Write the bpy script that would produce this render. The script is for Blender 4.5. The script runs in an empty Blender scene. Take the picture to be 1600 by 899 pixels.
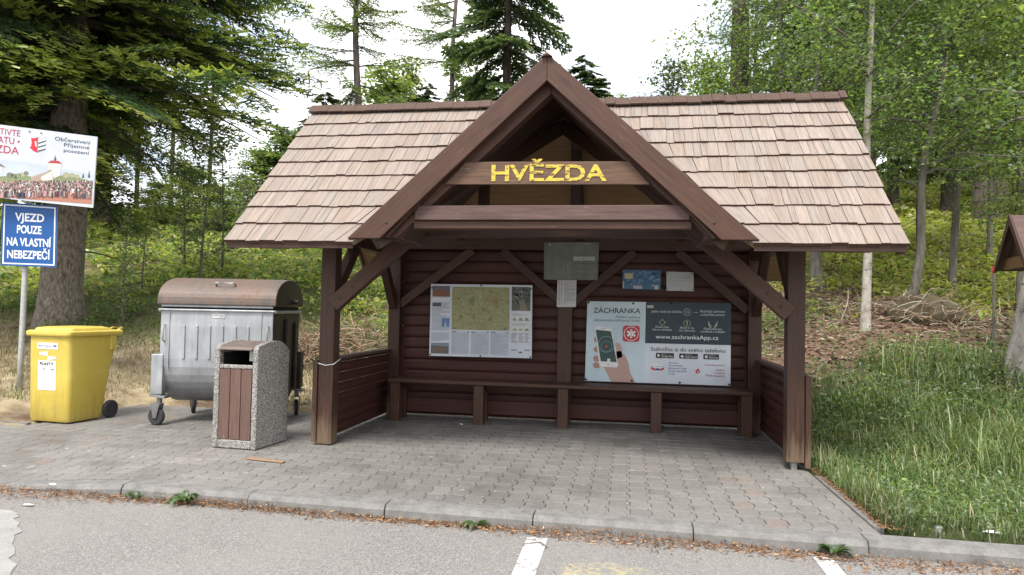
import bpy, math, random
import numpy as np
from mathutils import Vector, Matrix
random.seed(7); RNG = np.random.default_rng(11)
SC = bpy.context.scene; COL = SC.collection
rad = math.radians

# ------------------------------------------------------------------ camera
CAM = np.array([0.702, -6.562, 1.356]); YAW, PITCH, ROLL, FPX = -0.1605, 0.0325, 0.0209, 1101.7
F_ = np.array([math.sin(YAW)*math.cos(PITCH), math.cos(YAW)*math.cos(PITCH), math.sin(PITCH)])
_R = np.array([math.cos(YAW), -math.sin(YAW), 0]); _U = np.cross(_R, F_)
R_ = _R*math.cos(ROLL)+_U*math.sin(ROLL); U_ = -_R*math.sin(ROLL)+_U*math.cos(ROLL)
cd = bpy.data.cameras.new('camera'); cam = bpy.data.objects.new('camera', cd); COL.objects.link(cam)
cd.sensor_width = 36; cd.lens = FPX/1600*36; cd.clip_end = 2000; cd.clip_start = 0.05
m = Matrix.Identity(4)
for i in range(3): m[i][0], m[i][1], m[i][2], m[i][3] = R_[i], U_[i], -F_[i], CAM[i]
cam.matrix_world = m; SC.camera = cam
# ------------------------------------------------------------------ light
SUN_EL, SUN_AZ = rad(57), rad(192)        # azimuth clockwise from +Y: from behind the camera
w = bpy.data.worlds.new('World'); SC.world = w; w.use_nodes = True
nt = w.node_tree; bg = nt.nodes['Background']
sky = nt.nodes.new('ShaderNodeTexSky'); sky.sky_type = 'NISHITA'; sky.sun_disc = False
sky.sun_elevation = SUN_EL; sky.sun_rotation = SUN_AZ; sky.air_density = 1.0; sky.dust_density = 2.5
tc = nt.nodes.new('ShaderNodeTexCoord'); nz = nt.nodes.new('ShaderNodeTexNoise'); nz.inputs['Scale'].default_value = 2.2
nz.inputs['Detail'].default_value = 7; nz.inputs['Roughness'].default_value = .55
nt.links.new(tc.outputs['Generated'], nz.inputs['Vector'])
rp = nt.nodes.new('ShaderNodeValToRGB'); rp.color_ramp.elements[0].position = .37; rp.color_ramp.elements[1].position = .58
nt.links.new(nz.outputs['Fac'], rp.inputs['Fac'])
mx = nt.nodes.new('ShaderNodeMix'); mx.data_type = 'RGBA'
mx.inputs['B'].default_value = (9.6, 9.55, 9.5, 1)
nt.links.new(rp.outputs['Color'], mx.inputs['Factor']); nt.links.new(sky.outputs['Color'], mx.inputs['A'])
nt.links.new(mx.outputs['Result'], bg.inputs['Color']); bg.inputs['Strength'].default_value = 0.12
sd = bpy.data.lights.new('sun', 'SUN'); so = bpy.data.objects.new('sun', sd); COL.objects.link(so)
sd.energy = 2.3; sd.angle = rad(18); sd.color = (1, .95, .87)
sv = Vector((math.sin(SUN_AZ)*math.cos(SUN_EL), math.cos(SUN_AZ)*math.cos(SUN_EL), math.sin(SUN_EL)))
so.rotation_euler = sv.to_track_quat('Z', 'Y').to_euler(); so.location = sv*60
SC.view_settings.view_transform = 'Standard'; SC.view_settings.look = 'None'
SC.view_settings.exposure = 1.0; SC.view_settings.gamma = 1; SC.view_settings.use_curve_mapping = False
SC.render.engine = 'CYCLES'; SC.cycles.use_denoising = True; SC.cycles.max_bounces = 6
SC.cycles.transparent_max_bounces = 4; SC.cycles.caustics_reflective = False; SC.cycles.caustics_refractive = False

# ------------------------------------------------------------------ helpers
def ray(px, py): return F_+R_*(px-800)/FPX-U_*(py-449.5)/FPX
def at(px, py, t): return CAM+ray(px, py)*t
def on_y(px, py, Y):
    d = ray(px, py); return CAM+d*(Y-CAM[1])/d[1]
def lerp(a, b, t): return a+(b-a)*t
def smooth(a, b, x):
    t = np.clip((np.asarray(x, float)-a)/(b-a), 0, 1); return t*t*(3-2*t)
_XS = [-60, -6.4, -5.9, -5.0, -2.7, -2.4, 2.35, 2.75, 3.6, 60]; _YS = [.5, .5, 1.6, 2.2, 2.4, 2.75, 2.75, 1.4, .8, .8]
def wob(x, y, s=1.0, k=0.0):
    return (np.sin(x*1.3*s+1.7*np.sin(y*.9*s+k))+np.sin(y*1.1*s+2.1*np.sin(x*.7*s+2+k))+np.sin((x+y)*2.3*s+k)*.5)/2.5
def hgt(x, y):
    x = np.asarray(x, float); y = np.asarray(y, float)
    u = y-np.interp(x, _XS, _YS); u = np.logaddexp(0, u*3)/3
    sl = .235-.03*smooth(2, 6, x)+.02*smooth(14, 30, -x)
    h = sl*u + .07*np.maximum(0, y-9)*smooth(0, 8, x)
    cap = 6.1+6*smooth(2, 10, x)
    h = np.where(h > cap-1.5, cap-1.5+1.5*np.tanh((h-cap+1.5)/1.5), h)
    return h+.05*wob(x, y)*smooth(.4, 2, u)+.14*wob(x, y, .35, 3)*smooth(2, 8, u)

def tag(o, label=None, cat=None, group=None, kind=None):
    if label: o['label'] = label
    if cat: o['category'] = cat
    if group: o['group'] = group
    if kind: o['kind'] = kind
    return o
def thing(name, label, cat, loc=(0, 0, 0), rz=0, group=None):
    o = bpy.data.objects.new(name, None); COL.objects.link(o); o.location = loc; o.rotation_euler = (0, 0, rz)
    o.empty_display_size = .2
    return tag(o, label, cat, group)
def copy_tree(o, parent=None):
    c = o.copy(); COL.objects.link(c); c.parent = parent
    for ch in o.children: copy_tree(ch, c)
    return c

class MB:
    def __init__(s): s.c = []
    def add(s, v, f, uv=None, mi=0, col=(1, 1, 1)):
        v = np.asarray(v, float); li = np.concatenate([np.asarray(q) for q in f]); tot = np.array([len(q) for q in f])
        u = np.zeros((len(li), 2)) if uv is None else np.asarray(uv, float).reshape(-1, 2)
        s.c.append((v, li, tot, u, np.full(len(f), mi), np.tile(np.asarray(col, float)[:3], (len(f), 1)) if np.ndim(col) == 1 else np.asarray(col, float)))
    def quads(s, q, cols=None, mi=0):
        q = np.asarray(q, float); n, k = q.shape[:2]
        if n == 0: return
        u = np.tile(np.array([[0, 0], [1, 0], [1, 1], [0, 1]])[:k], (n, 1)).astype(float)
        c = np.ones((n, 3)) if cols is None else np.broadcast_to(np.asarray(cols, float), (n, 3))
        s.c.append((q.reshape(-1, 3), np.arange(n*k), np.full(n, k), u, np.full(n, mi), c))
    # box between axes frame: origin centre c, half axes
    def frame_box(s, c, ax, ay, az, mi=0, col=(1, 1, 1), off=None):
        c = np.asarray(c, float); A = [np.asarray(a, float) for a in (ax, ay, az)]
        v = [c+i*A[0]+j*A[1]+k*A[2] for k in (-1, 1) for j in (-1, 1) for i in (-1, 1)]
        fs = [(0, 2, 3, 1), (4, 5, 7, 6), (0, 1, 5, 4), (2, 6, 7, 3), (0, 4, 6, 2), (1, 3, 7, 5)]
        L = [np.linalg.norm(a) for a in A]; o = random.random()*40 if off is None else off
        big = int(np.argmax(L)); uv = []
        loc = [(i*L[0], j*L[1], k*L[2]) for k in (-1, 1) for j in (-1, 1) for i in (-1, 1)]
        for fi, f in enumerate(fs):
            fx = [2, 2, 1, 1, 0, 0][fi]; oth = [a for a in range(3) if a != fx]
            if big in oth: ua = big; va = [a for a in oth if a != big][0]
            else: ua, va = oth
            for i in f: uv.append((loc[i][ua]+o, loc[i][va]+o*.37+fi*.31))
        s.add(v, fs, uv, mi, col)
    def box(s, x0, x1, y0, y1, z0, z1, mi=0, col=(1, 1, 1)):
        s.frame_box(((x0+x1)/2, (y0+y1)/2, (z0+z1)/2), ((x1-x0)/2, 0, 0), (0, (y1-y0)/2, 0), (0, 0, (z1-z0)/2), mi, col)
    def beam(s, p0, p1, w, h, up=(0, 0, 1), mi=0, col=(1, 1, 1)):
        p0 = np.asarray(p0, float); p1 = np.asarray(p1, float); d = p1-p0; L = np.linalg.norm(d); d = d/L
        sd_ = np.cross(d, up); sd_ = sd_/np.linalg.norm(sd_); u = np.cross(sd_, d)
        s.frame_box((p0+p1)/2, d*L/2, sd_*w/2, u*h/2, mi, col)
    def prism(s, poly, a, b, axis='y', mi=0, col=(1, 1, 1)):
        """poly in the two other axes, extruded from a to b along axis"""
        n = len(poly); o = random.random()*40
        def P(p, t): return {'y': (p[0], t, p[1]), 'x': (t, p[0], p[1]), 'z': (p[0], p[1], t)}[axis]
        v = [P(p, a) for p in poly]+[P(p, b) for p in poly]
        fs = [tuple(range(n)), tuple(range(2*n-1, n-1, -1))]+[(i, i+n, (i+1) % n+n, (i+1) % n) for i in range(n)]
        ar = sum(poly[i][0]*poly[(i+1) % n][1]-poly[(i+1) % n][0]*poly[i][1] for i in range(n))
        flip = (ar > 0) != (axis in ('y',)) if b > a else (ar > 0) == (axis in ('y',))
        if flip: fs = [f[::-1] for f in fs]
        P2 = np.asarray(poly, float); ctr = P2-P2.mean(0)
        ev = np.linalg.eigh(ctr.T@ctr+1e-9*np.eye(2))[1]; l = ctr@ev[:, ::-1]
        ext_long = np.ptp(l[:, 0]) < abs(b-a)
        uv = []
        for f in fs:
            for i in f:
                t = a if i < n else b; q = l[i % n]
                uv.append((t+o, q[0]+q[1]+o*.3) if ext_long else (q[0]+o, q[1]+(t if abs(q[1]) > 9 else t*.9)+o*.3))
        s.add(v, fs, uv, mi, col)
    def tube(s, pts, rr, n=8, mi=0, col=(1, 1, 1), cap=True):
        pts = [np.asarray(p, float) for p in pts]; m_ = len(pts)
        if np.isscalar(rr): rr = [rr]*m_
        v = []; uv0 = []; acc = 0; ref = None
        for i, p in enumerate(pts):
            d = pts[min(i+1, m_-1)]-pts[max(i-1, 0)]; d = d/(np.linalg.norm(d)+1e-9)
            if ref is None: ref = np.array([1, 0, 0.]) if abs(d[0]) < .8 else np.array([0, 1, 0.])
            a = np.cross(d, ref); a /= np.linalg.norm(a)+1e-9; b = np.cross(d, a); ref = -np.cross(d, a) if False else ref
            if i: acc += np.linalg.norm(p-pts[i-1])
            for k in range(n):
                t = 2*math.pi*k/n; v.append(p+(a*math.cos(t)+b*math.sin(t))*rr[i]); uv0.append((acc, k/n*rr[0]*6.28))
        fs = []
        for i in range(m_-1):
            for k in range(n):
                fs.append((i*n+k, i*n+(k+1) % n, (i+1)*n+(k+1) % n, (i+1)*n+k))
        if cap: fs += [tuple(range(n-1, -1, -1)), tuple(range((m_-1)*n, m_*n))]
        s.add(v, fs, [uv0[i] for f in fs for i in f], mi, col)
    def lathe(s, prof, c, axis, n=20, mi=0, col=(1, 1, 1)):
        """prof: list of (distance along axis, radius)"""
        ax = np.asarray(axis, float); ax /= np.linalg.norm(ax); c = np.asarray(c, float)
        s.tube([c+ax*(p[0]+i*1e-6) for i, p in enumerate(prof)], [p[1] for p in prof], n, mi, col) if False else None
        ref = np.array([0, 0, 1.]) if abs(ax[2]) < .9 else np.array([1, 0, 0.]); a = np.cross(ax, ref); a /= np.linalg.norm(a); b = np.cross(ax, a)
        v = [c+ax*p[0]+(a*math.cos(2*math.pi*k/n)+b*math.sin(2*math.pi*k/n))*p[1] for p in prof for k in range(n)]
        fs = [(i*n+k, i*n+(k+1) % n, (i+1)*n+(k+1) % n, (i+1)*n+k) for i in range(len(prof)-1) for k in range(n)]
        fs += [tuple(range(n-1, -1, -1)), tuple(range((len(prof)-1)*n, len(prof)*n))]
        s.add(v, fs, None, mi, col)
    def empty(s): return not s.c
    def mesh(s, name, mats, origin=(0, 0, 0), smooth_=False):
        me = bpy.data.meshes.new(name)
        nv = sum(len(c[0]) for c in s.c); off = 0; V = []; LI = []
        for c in s.c: V.append(c[0]); LI.append(c[1]+off); off += len(c[0])
        V = np.concatenate(V)-np.asarray(origin, float); LI = np.concatenate(LI); TOT = np.concatenate([c[2] for c in s.c])
        UV = np.concatenate([c[3] for c in s.c]); MI = np.concatenate([c[4] for c in s.c]); C = np.concatenate([c[5] for c in s.c])
        me.vertices.add(nv); me.vertices.foreach_set('co', V.astype(np.float32).ravel())
        me.loops.add(len(LI)); me.loops.foreach_set('vertex_index', LI.astype(np.int32))
        me.polygons.add(len(TOT)); st = np.concatenate([[0], np.cumsum(TOT)[:-1]])
        me.polygons.foreach_set('loop_start', st.astype(np.int32)); me.polygons.foreach_set('loop_total', TOT.astype(np.int32))
        me.polygons.foreach_set('material_index', MI.astype(np.int32))
        me.polygons.foreach_set('use_smooth', np.full(len(TOT), bool(smooth_)))
        ul = me.uv_layers.new(name='UVMap'); ul.data.foreach_set('uv', UV.astype(np.float32).ravel())
        at_ = me.attributes.new('col', 'FLOAT_COLOR', 'FACE')
        at_.data.foreach_set('color', np.c_[C, np.ones(len(C))].astype(np.float32).ravel())
        me.update(calc_edges=True); me.validate()
        for mt in (mats if isinstance(mats, (list, tuple)) else [mats]): me.materials.append(mt)
        return me
    def build(s, name, mats, parent=None, smooth_=False, bevel=0, local=False, seg=2):
        org = (0, 0, 0)
        if parent is not None and not local:
            p = parent; org = np.zeros(3)
            while p is not None: org = org+np.array(p.location); p = p.parent
        o = bpy.data.objects.new(name, s.mesh(name, mats, org, smooth_)); COL.objects.link(o); o.parent = parent
        if bevel:
            b = o.modifiers.new('bevel', 'BEVEL'); b.width = bevel; b.segments = seg; b.limit_method = 'ANGLE'; b.angle_limit = rad(40)
        return o

# ------------------------------------------------------------------ materials
def new_mat(name):
    mt = bpy.data.materials.new(name); mt.use_nodes = True; n = mt.node_tree
    return mt, n, n.nodes['Principled BSDF']
def N(n, t, **k):
    o = n.nodes.new(t)
    for a, b in k.items():
        if a in ('data_type', 'operation', 'blend_type', 'attribute_name', 'noise_dimensions', 'feature', 'distance'): setattr(o, a, b)
        else: o.inputs[a].default_value = b
    return o
def ramp(n, src, stops):
    r = n.nodes.new('ShaderNodeValToRGB'); e = r.color_ramp.elements
    while len(e) < len(stops): e.new(.5)
    for q, (p, c) in zip(e, stops): q.position = p; q.color = (*c, 1) if len(c) == 3 else c
    n.links.new(src, r.inputs['Fac']); return r.outputs['Color']
def mix(n, f, a, b, bt='MIX'):
    o = n.nodes.new('ShaderNodeMix'); o.data_type = 'RGBA'; o.blend_type = bt
    for k, v in (('Factor', f), ('A', a), ('B', b)):
        if hasattr(v, 'is_linked') or hasattr(v, 'links'): n.links.new(v, o.inputs[k])
        elif k == 'Factor': o.inputs[k].default_value = v
        else: o.inputs[k].default_value = (*v, 1)
    return o.outputs['Result']
def math_(n, op, a, b=0.0, clamp=False):
    o = n.nodes.new('ShaderNodeMath'); o.operation = op; o.use_clamp = clamp
    for i, v in enumerate((a, b)):
        if hasattr(v, 'links'): n.links.new(v, o.inputs[i])
        else: o.inputs[i].default_value = v
    return o.outputs[0]
def noise(n, vec, scale, detail=4, rough=.55, stretch=None):
    if stretch:
        mp = n.nodes.new('ShaderNodeMapping'); mp.inputs['Scale'].default_value = stretch; n.links.new(vec, mp.inputs['Vector']); vec = mp.outputs['Vector']
    o = n.nodes.new('ShaderNodeTexNoise'); o.inputs['Scale'].default_value = scale; o.inputs['Detail'].default_value = detail
    o.inputs['Roughness'].default_value = rough; n.links.new(vec, o.inputs['Vector']); return o.outputs['Fac']
def pos(n): return n.nodes.new('ShaderNodeNewGeometry').outputs['Position']
def uvn(n): return n.nodes.new('ShaderNodeTexCoord').outputs['UV']
def objc(n): return n.nodes.new('ShaderNodeTexCoord').outputs['Object']
def attr(n): return N(n, 'ShaderNodeAttribute', attribute_name='col').outputs['Color']
def sep(n, v):
    o = n.nodes.new('ShaderNodeSeparateXYZ'); n.links.new(v, o.inputs[0]); return o.outputs
def bump(n, b, h, strength=.3, dist=.01):
    o = n.nodes.new('ShaderNodeBump'); o.inputs['Strength'].default_value = strength; o.inputs['Distance'].default_value = dist
    n.links.new(h, o.inputs['Height']); n.links.new(o.outputs['Normal'], b.inputs['Normal'])
def setc(n, b, c, rough=.6, metal=0, spec=.4):
    if hasattr(c, 'links'): n.links.new(c, b.inputs['Base Color'])
    else: b.inputs['Base Color'].default_value = (*c, 1)
    if hasattr(rough, 'links'): n.links.new(rough, b.inputs['Roughness'])
    else: b.inputs['Roughness'].default_value = rough
    b.inputs['Metallic'].default_value = metal; b.inputs['Specular IOR Level'].default_value = spec

def wood_mat(name, dark, mid, light, wear=None, rough=.55, zwear=None, use_col=False):
    mt, n, b = new_mat(name); uv = uvn(n)
    g = noise(n, uv, 1, 5, .6, (2.2, 38, 1)); big = noise(n, uv, 1.1, 3); fine = noise(n, uv, 1, 3, .7, (6, 160, 1))
    c = ramp(n, g, [(.3, dark), (.5, mid), (.72, light)])
    c = mix(n, math_(n, 'MULTIPLY', big, .55), c, dark)
    c = mix(n, .25, c, ramp(n, fine, [(.35, dark), (.65, light)]))
    kn = ramp(n, noise(n, uv, 1, 2, .4, (2.6, 11, 1)), [(.70, (0, 0, 0)), (.76, (1, 1, 1))]); c = mix(n, math_(n, 'MULTIPLY', kn, .6), c, dark)
    ck = ramp(n, noise(n, uv, 1, 3, .5, (.9, 70, 1)), [(.70, (0, 0, 0)), (.73, (1, 1, 1))]); c = mix(n, math_(n, 'MULTIPLY', ck, .7), c, tuple(v*.35 for v in dark))
    if use_col: c = mix(n, 1.0, c, attr(n), 'MULTIPLY')
    if wear:
        wf = ramp(n, noise(n, uv, 1, 6, .7, (5, 60, 1)), [(.60, (0, 0, 0)), (.68, (1, 1, 1))])
        wf = math_(n, 'MULTIPLY', wf, ramp(n, noise(n, pos(n), 2.3, 3), [(.45, (0, 0, 0)), (.65, (1, 1, 1))]))
        c = mix(n, math_(n, 'MULTIPLY', wf, .8), c, wear)
    if zwear:
        z = sep(n, pos(n))[2]; zf = math_(n, 'ADD', math_(n, 'MULTIPLY', z, -2.6), math_(n, 'MULTIPLY', noise(n, uv, 1, 4, .6, (3, 30, 1)), 1.9))
        zf = ramp(n, zf, [(.12, (0, 0, 0)), (.75, (1, 1, 1))]); c = mix(n, math_(n, 'MULTIPLY', zf, .75), c, zwear)
    setc(n, b, c, ramp(n, g, [(.3, (rough-.1,)*3), (.7, (rough+.15,)*3)]), 0, .35); bump(n, b, g, .35, .004); return mt
M = {}
M['stain'] = wood_mat('dark_stained_wood', (.021, .0105, .007), (.052, .0235, .0155), (.094, .045, .028), (.20, .13, .09), .5, (.16, .115, .075))
M['stain_red'] = wood_mat('red_brown_stained_wood', (.034, .016, .0105), (.072, .033, .0215), (.118, .057, .037), (.22, .13, .10), .52)
M['stain_grey'] = wood_mat('weathered_stained_wood', (.050, .024, .020), (.105, .062, .055), (.16, .105, .092), (.38, .32, .27), .6)
M['wall'] = wood_mat('stained_log_siding', (.030, .0105, .008), (.066, .0215, .016), (.105, .036, .026), (.15, .08, .06), .55)
M['tan'] = wood_mat('bare_deck_boards', (.17, .095, .045), (.27, .165, .085), (.34, .22, .12), None, .7)
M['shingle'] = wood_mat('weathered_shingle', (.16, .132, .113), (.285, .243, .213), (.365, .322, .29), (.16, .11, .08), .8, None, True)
def col_mat(name, rough=.6, spec=.4, nscale=0, namt=.2, bumpd=0):
    mt, n, b = new_mat(name); c = attr(n)
    if nscale:
        f = noise(n, objc(n), nscale, 6, .65); c = mix(n, namt, c, ramp(n, f, [(.3, (.25, .25, .25)), (.7, (1.6, 1.6, 1.6))]), 'MULTIPLY')
        if bumpd: bump(n, b, f, .5, bumpd)
    setc(n, b, c, rough, 0, spec); return mt
M['print'] = col_mat('printed_sheet', .45, .4, 1.6, .18)
M['plain'] = col_mat('coloured_plain', .55, .4, 9, .2)
def paver_mat():
    mt, n, b = new_mat('concrete_paver'); c = attr(n); p = pos(n); f = noise(n, p, 30, 6, .7); g = noise(n, p, 1.6, 6, .62); h = noise(n, p, 6, 5, .7)
    c = mix(n, .5, c, ramp(n, f, [(.3, (.62, .62, .62)), (.7, (1.3, 1.3, 1.3))]), 'MULTIPLY')
    c = mix(n, .8, c, ramp(n, g, [(.32, (.68, .66, .64)), (.5, (1, 1, 1)), (.7, (1.14, 1.13, 1.10))]), 'MULTIPLY')
    c = mix(n, ramp(n, h, [(.62, (0, 0, 0)), (.72, (.45, .45, .45))]), c, (.16, .145, .12)); c = mix(n, ramp(n, noise(n, p, 11, 3, .5), [(.68, (0, 0, 0)), (.72, (.5, .5, .5))]), c, (.44, .43, .41))
    setc(n, b, c, .85, 0, .25); bump(n, b, f, .5, .004); return mt
M['paver'] = paver_mat()
def leaf_mat(name, trans=.35):
    mt, n, b = new_mat(name); c = attr(n); out = n.nodes['Material Output']
    d = n.nodes.new('ShaderNodeBsdfDiffuse'); t = n.nodes.new('ShaderNodeBsdfTranslucent'); g = n.nodes.new('ShaderNodeBsdfGlossy'); g.inputs['Roughness'].default_value = .45
    n.links.new(c, d.inputs['Color']); tcx = mix(n, 1.0, c, (1.5, 1.55, .75), 'MULTIPLY'); n.links.new(tcx, t.inputs['Color'])
    m1 = n.nodes.new('ShaderNodeMixShader'); m1.inputs[0].default_value = trans; n.links.new(d.outputs[0], m1.inputs[1]); n.links.new(t.outputs[0], m1.inputs[2])
    m2 = n.nodes.new('ShaderNodeMixShader'); m2.inputs[0].default_value = .05; n.links.new(m1.outputs[0], m2.inputs[1]); n.links.new(g.outputs[0], m2.inputs[2])
    n.links.new(m2.outputs[0], out.inputs['Surface']); return mt
M['leaf'] = leaf_mat('leaf', .55); M['needle'] = leaf_mat('needle', .4); M['grass'] = leaf_mat('grass_blade', .3); M['litter'] = col_mat('dead_leaf', .9, .1)
def bark_mat(name, a, b_, c_, sc=(14, 3), birch=False):
    mt, n, b = new_mat(name); p = objc(n)
    f = noise(n, p, 1, 7, .68, (sc[0], sc[0], sc[1])); c = ramp(n, f, [(.32, a), (.5, b_), (.7, c_)])
    if birch:
        k = noise(n, p, 1, 4, .6, (4, 4, 26)); c = mix(n, ramp(n, k, [(.60, (0, 0, 0)), (.66, (1, 1, 1))]), c, (.025, .02, .017))
    setc(n, b, c, .9, 0, .2); bump(n, b, f, .9, .02 if not birch else .006); return mt
M['bark'] = bark_mat('fir_bark', (.07, .056, .044), (.20, .17, .14), (.36, .32, .27), (26, 9))
M['bark_dark'] = bark_mat('spruce_bark', (.03, .024, .02), (.085, .068, .058), (.14, .115, .10))
M['bark_larch'] = bark_mat('larch_bark', (.06, .05, .05), (.15, .12, .115), (.22, .19, .18))
M['bark_birch'] = bark_mat('birch_bark', (.16, .14, .12), (.36, .33, .29), (.52, .49, .44), (9, 4), True)
M['bark_grey'] = bark_mat('grey_bark', (.06, .055, .045), (.13, .12, .10), (.20, .19, .16))

# ground
def ground_mat():
    mt, n, b = new_mat('forest_ground'); p = pos(n); x, y, z = sep(n, p)
    f1 = noise(n, p, .55, 5, .6); f2 = noise(n, p, 5, 6, .65); f3 = noise(n, p, 45, 4, .7)
    soil = ramp(n, f2, [(.3, (.06, .04, .028)), (.5, (.135, .092, .066)), (.7, (.22, .165, .12))])
    straw = ramp(n, f2, [(.3, (.22, .165, .10)), (.55, (.37, .31, .20)), (.75, (.44, .38, .25))])
    green = ramp(n, f2, [(.3, (.06, .09, .025)), (.6, (.12, .16, .045)), (.8, (.18, .20, .07))])
    wx = math_(n, 'ADD', y, math_(n, 'MULTIPLY', f1, 3.0))
    # left yard: straw lawn then soil then green slope
    lawn = math_(n, 'LESS_THAN', wx, 4.0); c = mix(n, math_(n, 'MULTIPLY', ramp(n, f1, [(.38, (0, 0, 0)), (.52, (1, 1, 1))]), .9), soil, straw)
    gl = ramp(n, math_(n, 'MULTIPLY', wx, .1), [(.52, (0, 0, 0)), (.72, (1, 1, 1))])
    left = mix(n, gl, c, mix(n, ramp(n, f1, [(.35, (0, 0, 0)), (.6, (1, 1, 1))]), soil, green))
    litter = ramp(n, noise(n, p, 16, 5, .7), [(.3, (.05, .03, .02)), (.5, (.155, .10, .072)), (.72, (.29, .21, .16))])
    gr = ramp(n, math_(n, 'MULTIPLY', wx, .1), [(.40, (1, 1, 1)), (.52, (0, 0, 0))])
    right = mix(n, gr, litter, (.07, .085, .036))
    far = ramp(n, math_(n, 'MULTIPLY', wx, .03), [(.42, (0, 0, 0)), (.55, (1, 1, 1))]); right = mix(n, math_(n, 'MULTIPLY', far, .6), right, green)
    c = mix(n, ramp(n, math_(n, 'ADD', math_(n, 'MULTIPLY', x, .2), .5), [(.5, (0, 0, 0)), (.7, (1, 1, 1))]), left, right)
    c = mix(n, .35, c, ramp(n, f3, [(.3, (.3, .3, .3)), (.7, (1.5, 1.5, 1.5))]), 'MULTIPLY')
    setc(n, b, c, .95, 0, .1); bump(n, b, f3, .6, .02); return mt
M['ground'] = ground_mat()
def asphalt_mat():
    mt, n, b = new_mat('asphalt'); p = pos(n)
    v = n.nodes.new('ShaderNodeTexVoronoi'); v.inputs['Scale'].default_value = 165; n.links.new(p, v.inputs['Vector'])
    st = ramp(n, v.outputs['Color'], [(.2, (.135, .129, .123)), (.6, (.215, .206, .196)), (.95, (.36, .345, .33))])
    c = mix(n, ramp(n, noise(n, p, .9, 5), [(.35, (0, 0, 0)), (.7, (.6, .6, .6))]), st, (.25, .236, .222))
    c = mix(n, ramp(n, noise(n, p, 30, 4, .7), [(.60, (0, 0, 0)), (.75, (.5, .5, .5))]), c, (.09, .085, .08))
    setc(n, b, c, .9, 0, .25); bump(n, b, v.outputs['Distance'], .5, .004); return mt
M['asphalt'] = asphalt_mat()
def concrete_mat(name, a, b_, sc=9, streak=False):
    mt, n, b = new_mat(name); p = pos(n)
    f = noise(n, p, sc, 7, .7); g = noise(n, p, 130, 3, .6); c = ramp(n, f, [(.3, a), (.7, b_)])
    c = mix(n, .3, c, ramp(n, g, [(.35, (.5, .5, .5)), (.65, (1.4, 1.4, 1.4))]), 'MULTIPLY')
    setc(n, b, c, .88, 0, .25); bump(n, b, g, .4, .003); return mt
M['kerb'] = concrete_mat('kerb_concrete', (.125, .122, .118), (.235, .228, .218))
M['patch'] = concrete_mat('pale_concrete_patch', (.23, .227, .222), (.34, .334, .326), 5)
M['joint'] = concrete_mat('joint_sand', (.125, .118, .108), (.20, .19, .175), 14)
def aggregate_mat():
    mt, n, b = new_mat('exposed_aggregate'); p = objc(n)
    v = n.nodes.new('ShaderNodeTexVoronoi'); v.inputs['Scale'].default_value = 120; n.links.new(p, v.inputs['Vector'])
    c = ramp(n, sep(n, v.outputs['Color'])[0], [(0, (.13, .12, .115)), (.3, (.30, .28, .26)), (.6, (.43, .41, .385)), (1, (.64, .61, .57))])
    c = mix(n, ramp(n, v.outputs['Distance'], [(.35, (0, 0, 0)), (.7, (1, 1, 1))]), c, (.13, .125, .12))
    setc(n, b, c, .8, 0, .3)
    inv = math_(n, 'SUBTRACT', 1.0, v.outputs['Distance']); bump(n, b, inv, .8, .006); return mt
M['aggregate'] = aggregate_mat()
def metal_mat(name, base, hi, rust, amt, rough=.5, metal=.6, zdark=None):
    mt, n, b = new_mat(name); p = objc(n)
    f = noise(n, p, 3.5, 6, .62); st = noise(n, p, 1, 5, .6, (14, 14, 1.2)); g = noise(n, p, 40, 4)
    c = ramp(n, f, [(.3, base), (.7, hi)]); c = mix(n, .35, c, ramp(n, st, [(.35, (.6, .6, .6)), (.65, (1.25, 1.25, 1.25))]), 'MULTIPLY')
    rf = ramp(n, math_(n, 'ADD', math_(n, 'MULTIPLY', f, .6), math_(n, 'MULTIPLY', st, .4)), [(amt, (0, 0, 0)), (amt+.12, (1, 1, 1))])
    rc = ramp(n, g, [(.3, rust[0]), (.7, rust[1])])
    if zdark:
        z = sep(n, p)[2]; zf = ramp(n, math_(n, 'ADD', math_(n, 'MULTIPLY', z, -1.0), math_(n, 'ADD', math_(n, 'MULTIPLY', st, .5), zdark)), [(.2, (0, 0, 0)), (.6, (1, 1, 1))])
        c = mix(n, math_(n, 'MULTIPLY', zf, .7), c, (.07, .065, .055))  # grey-brown, darker towards the bottom, broken into vertical streaks
    c = mix(n, math_(n, 'MULTIPLY', rf, .9), c, rc); setc(n, b, c, rough, metal, .4); bump(n, b, f, .15, .01); return mt
M['galv'] = metal_mat('galvanised_steel', (.29, .305, .32), (.45, .465, .485), ((.12, .07, .04), (.2, .14, .10)), .66, .5, .45, .45)
M['galv_end'] = metal_mat('tarnished_steel_end', (.035, .03, .026), (.07, .058, .048), ((.075, .045, .03), (.15, .12, .10)), .56, .6, .3)
M['rust'] = metal_mat('rusty_lid_steel', (.11, .09, .08), (.19, .16, .145), ((.12, .07, .048), (.20, .135, .105)), .47, .6, .25)
M['steel'] = metal_mat('grey_steel', (.25, .25, .25), (.42, .42, .41), ((.15, .1, .07), (.2, .14, .1)), .8, .5, .5)
M['board'] = metal_mat('grimy_grey_board', (.10, .115, .092), (.20, .215, .18), ((.055, .062, .048), (.27, .28, .25)), .52, .55, .05)
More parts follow.
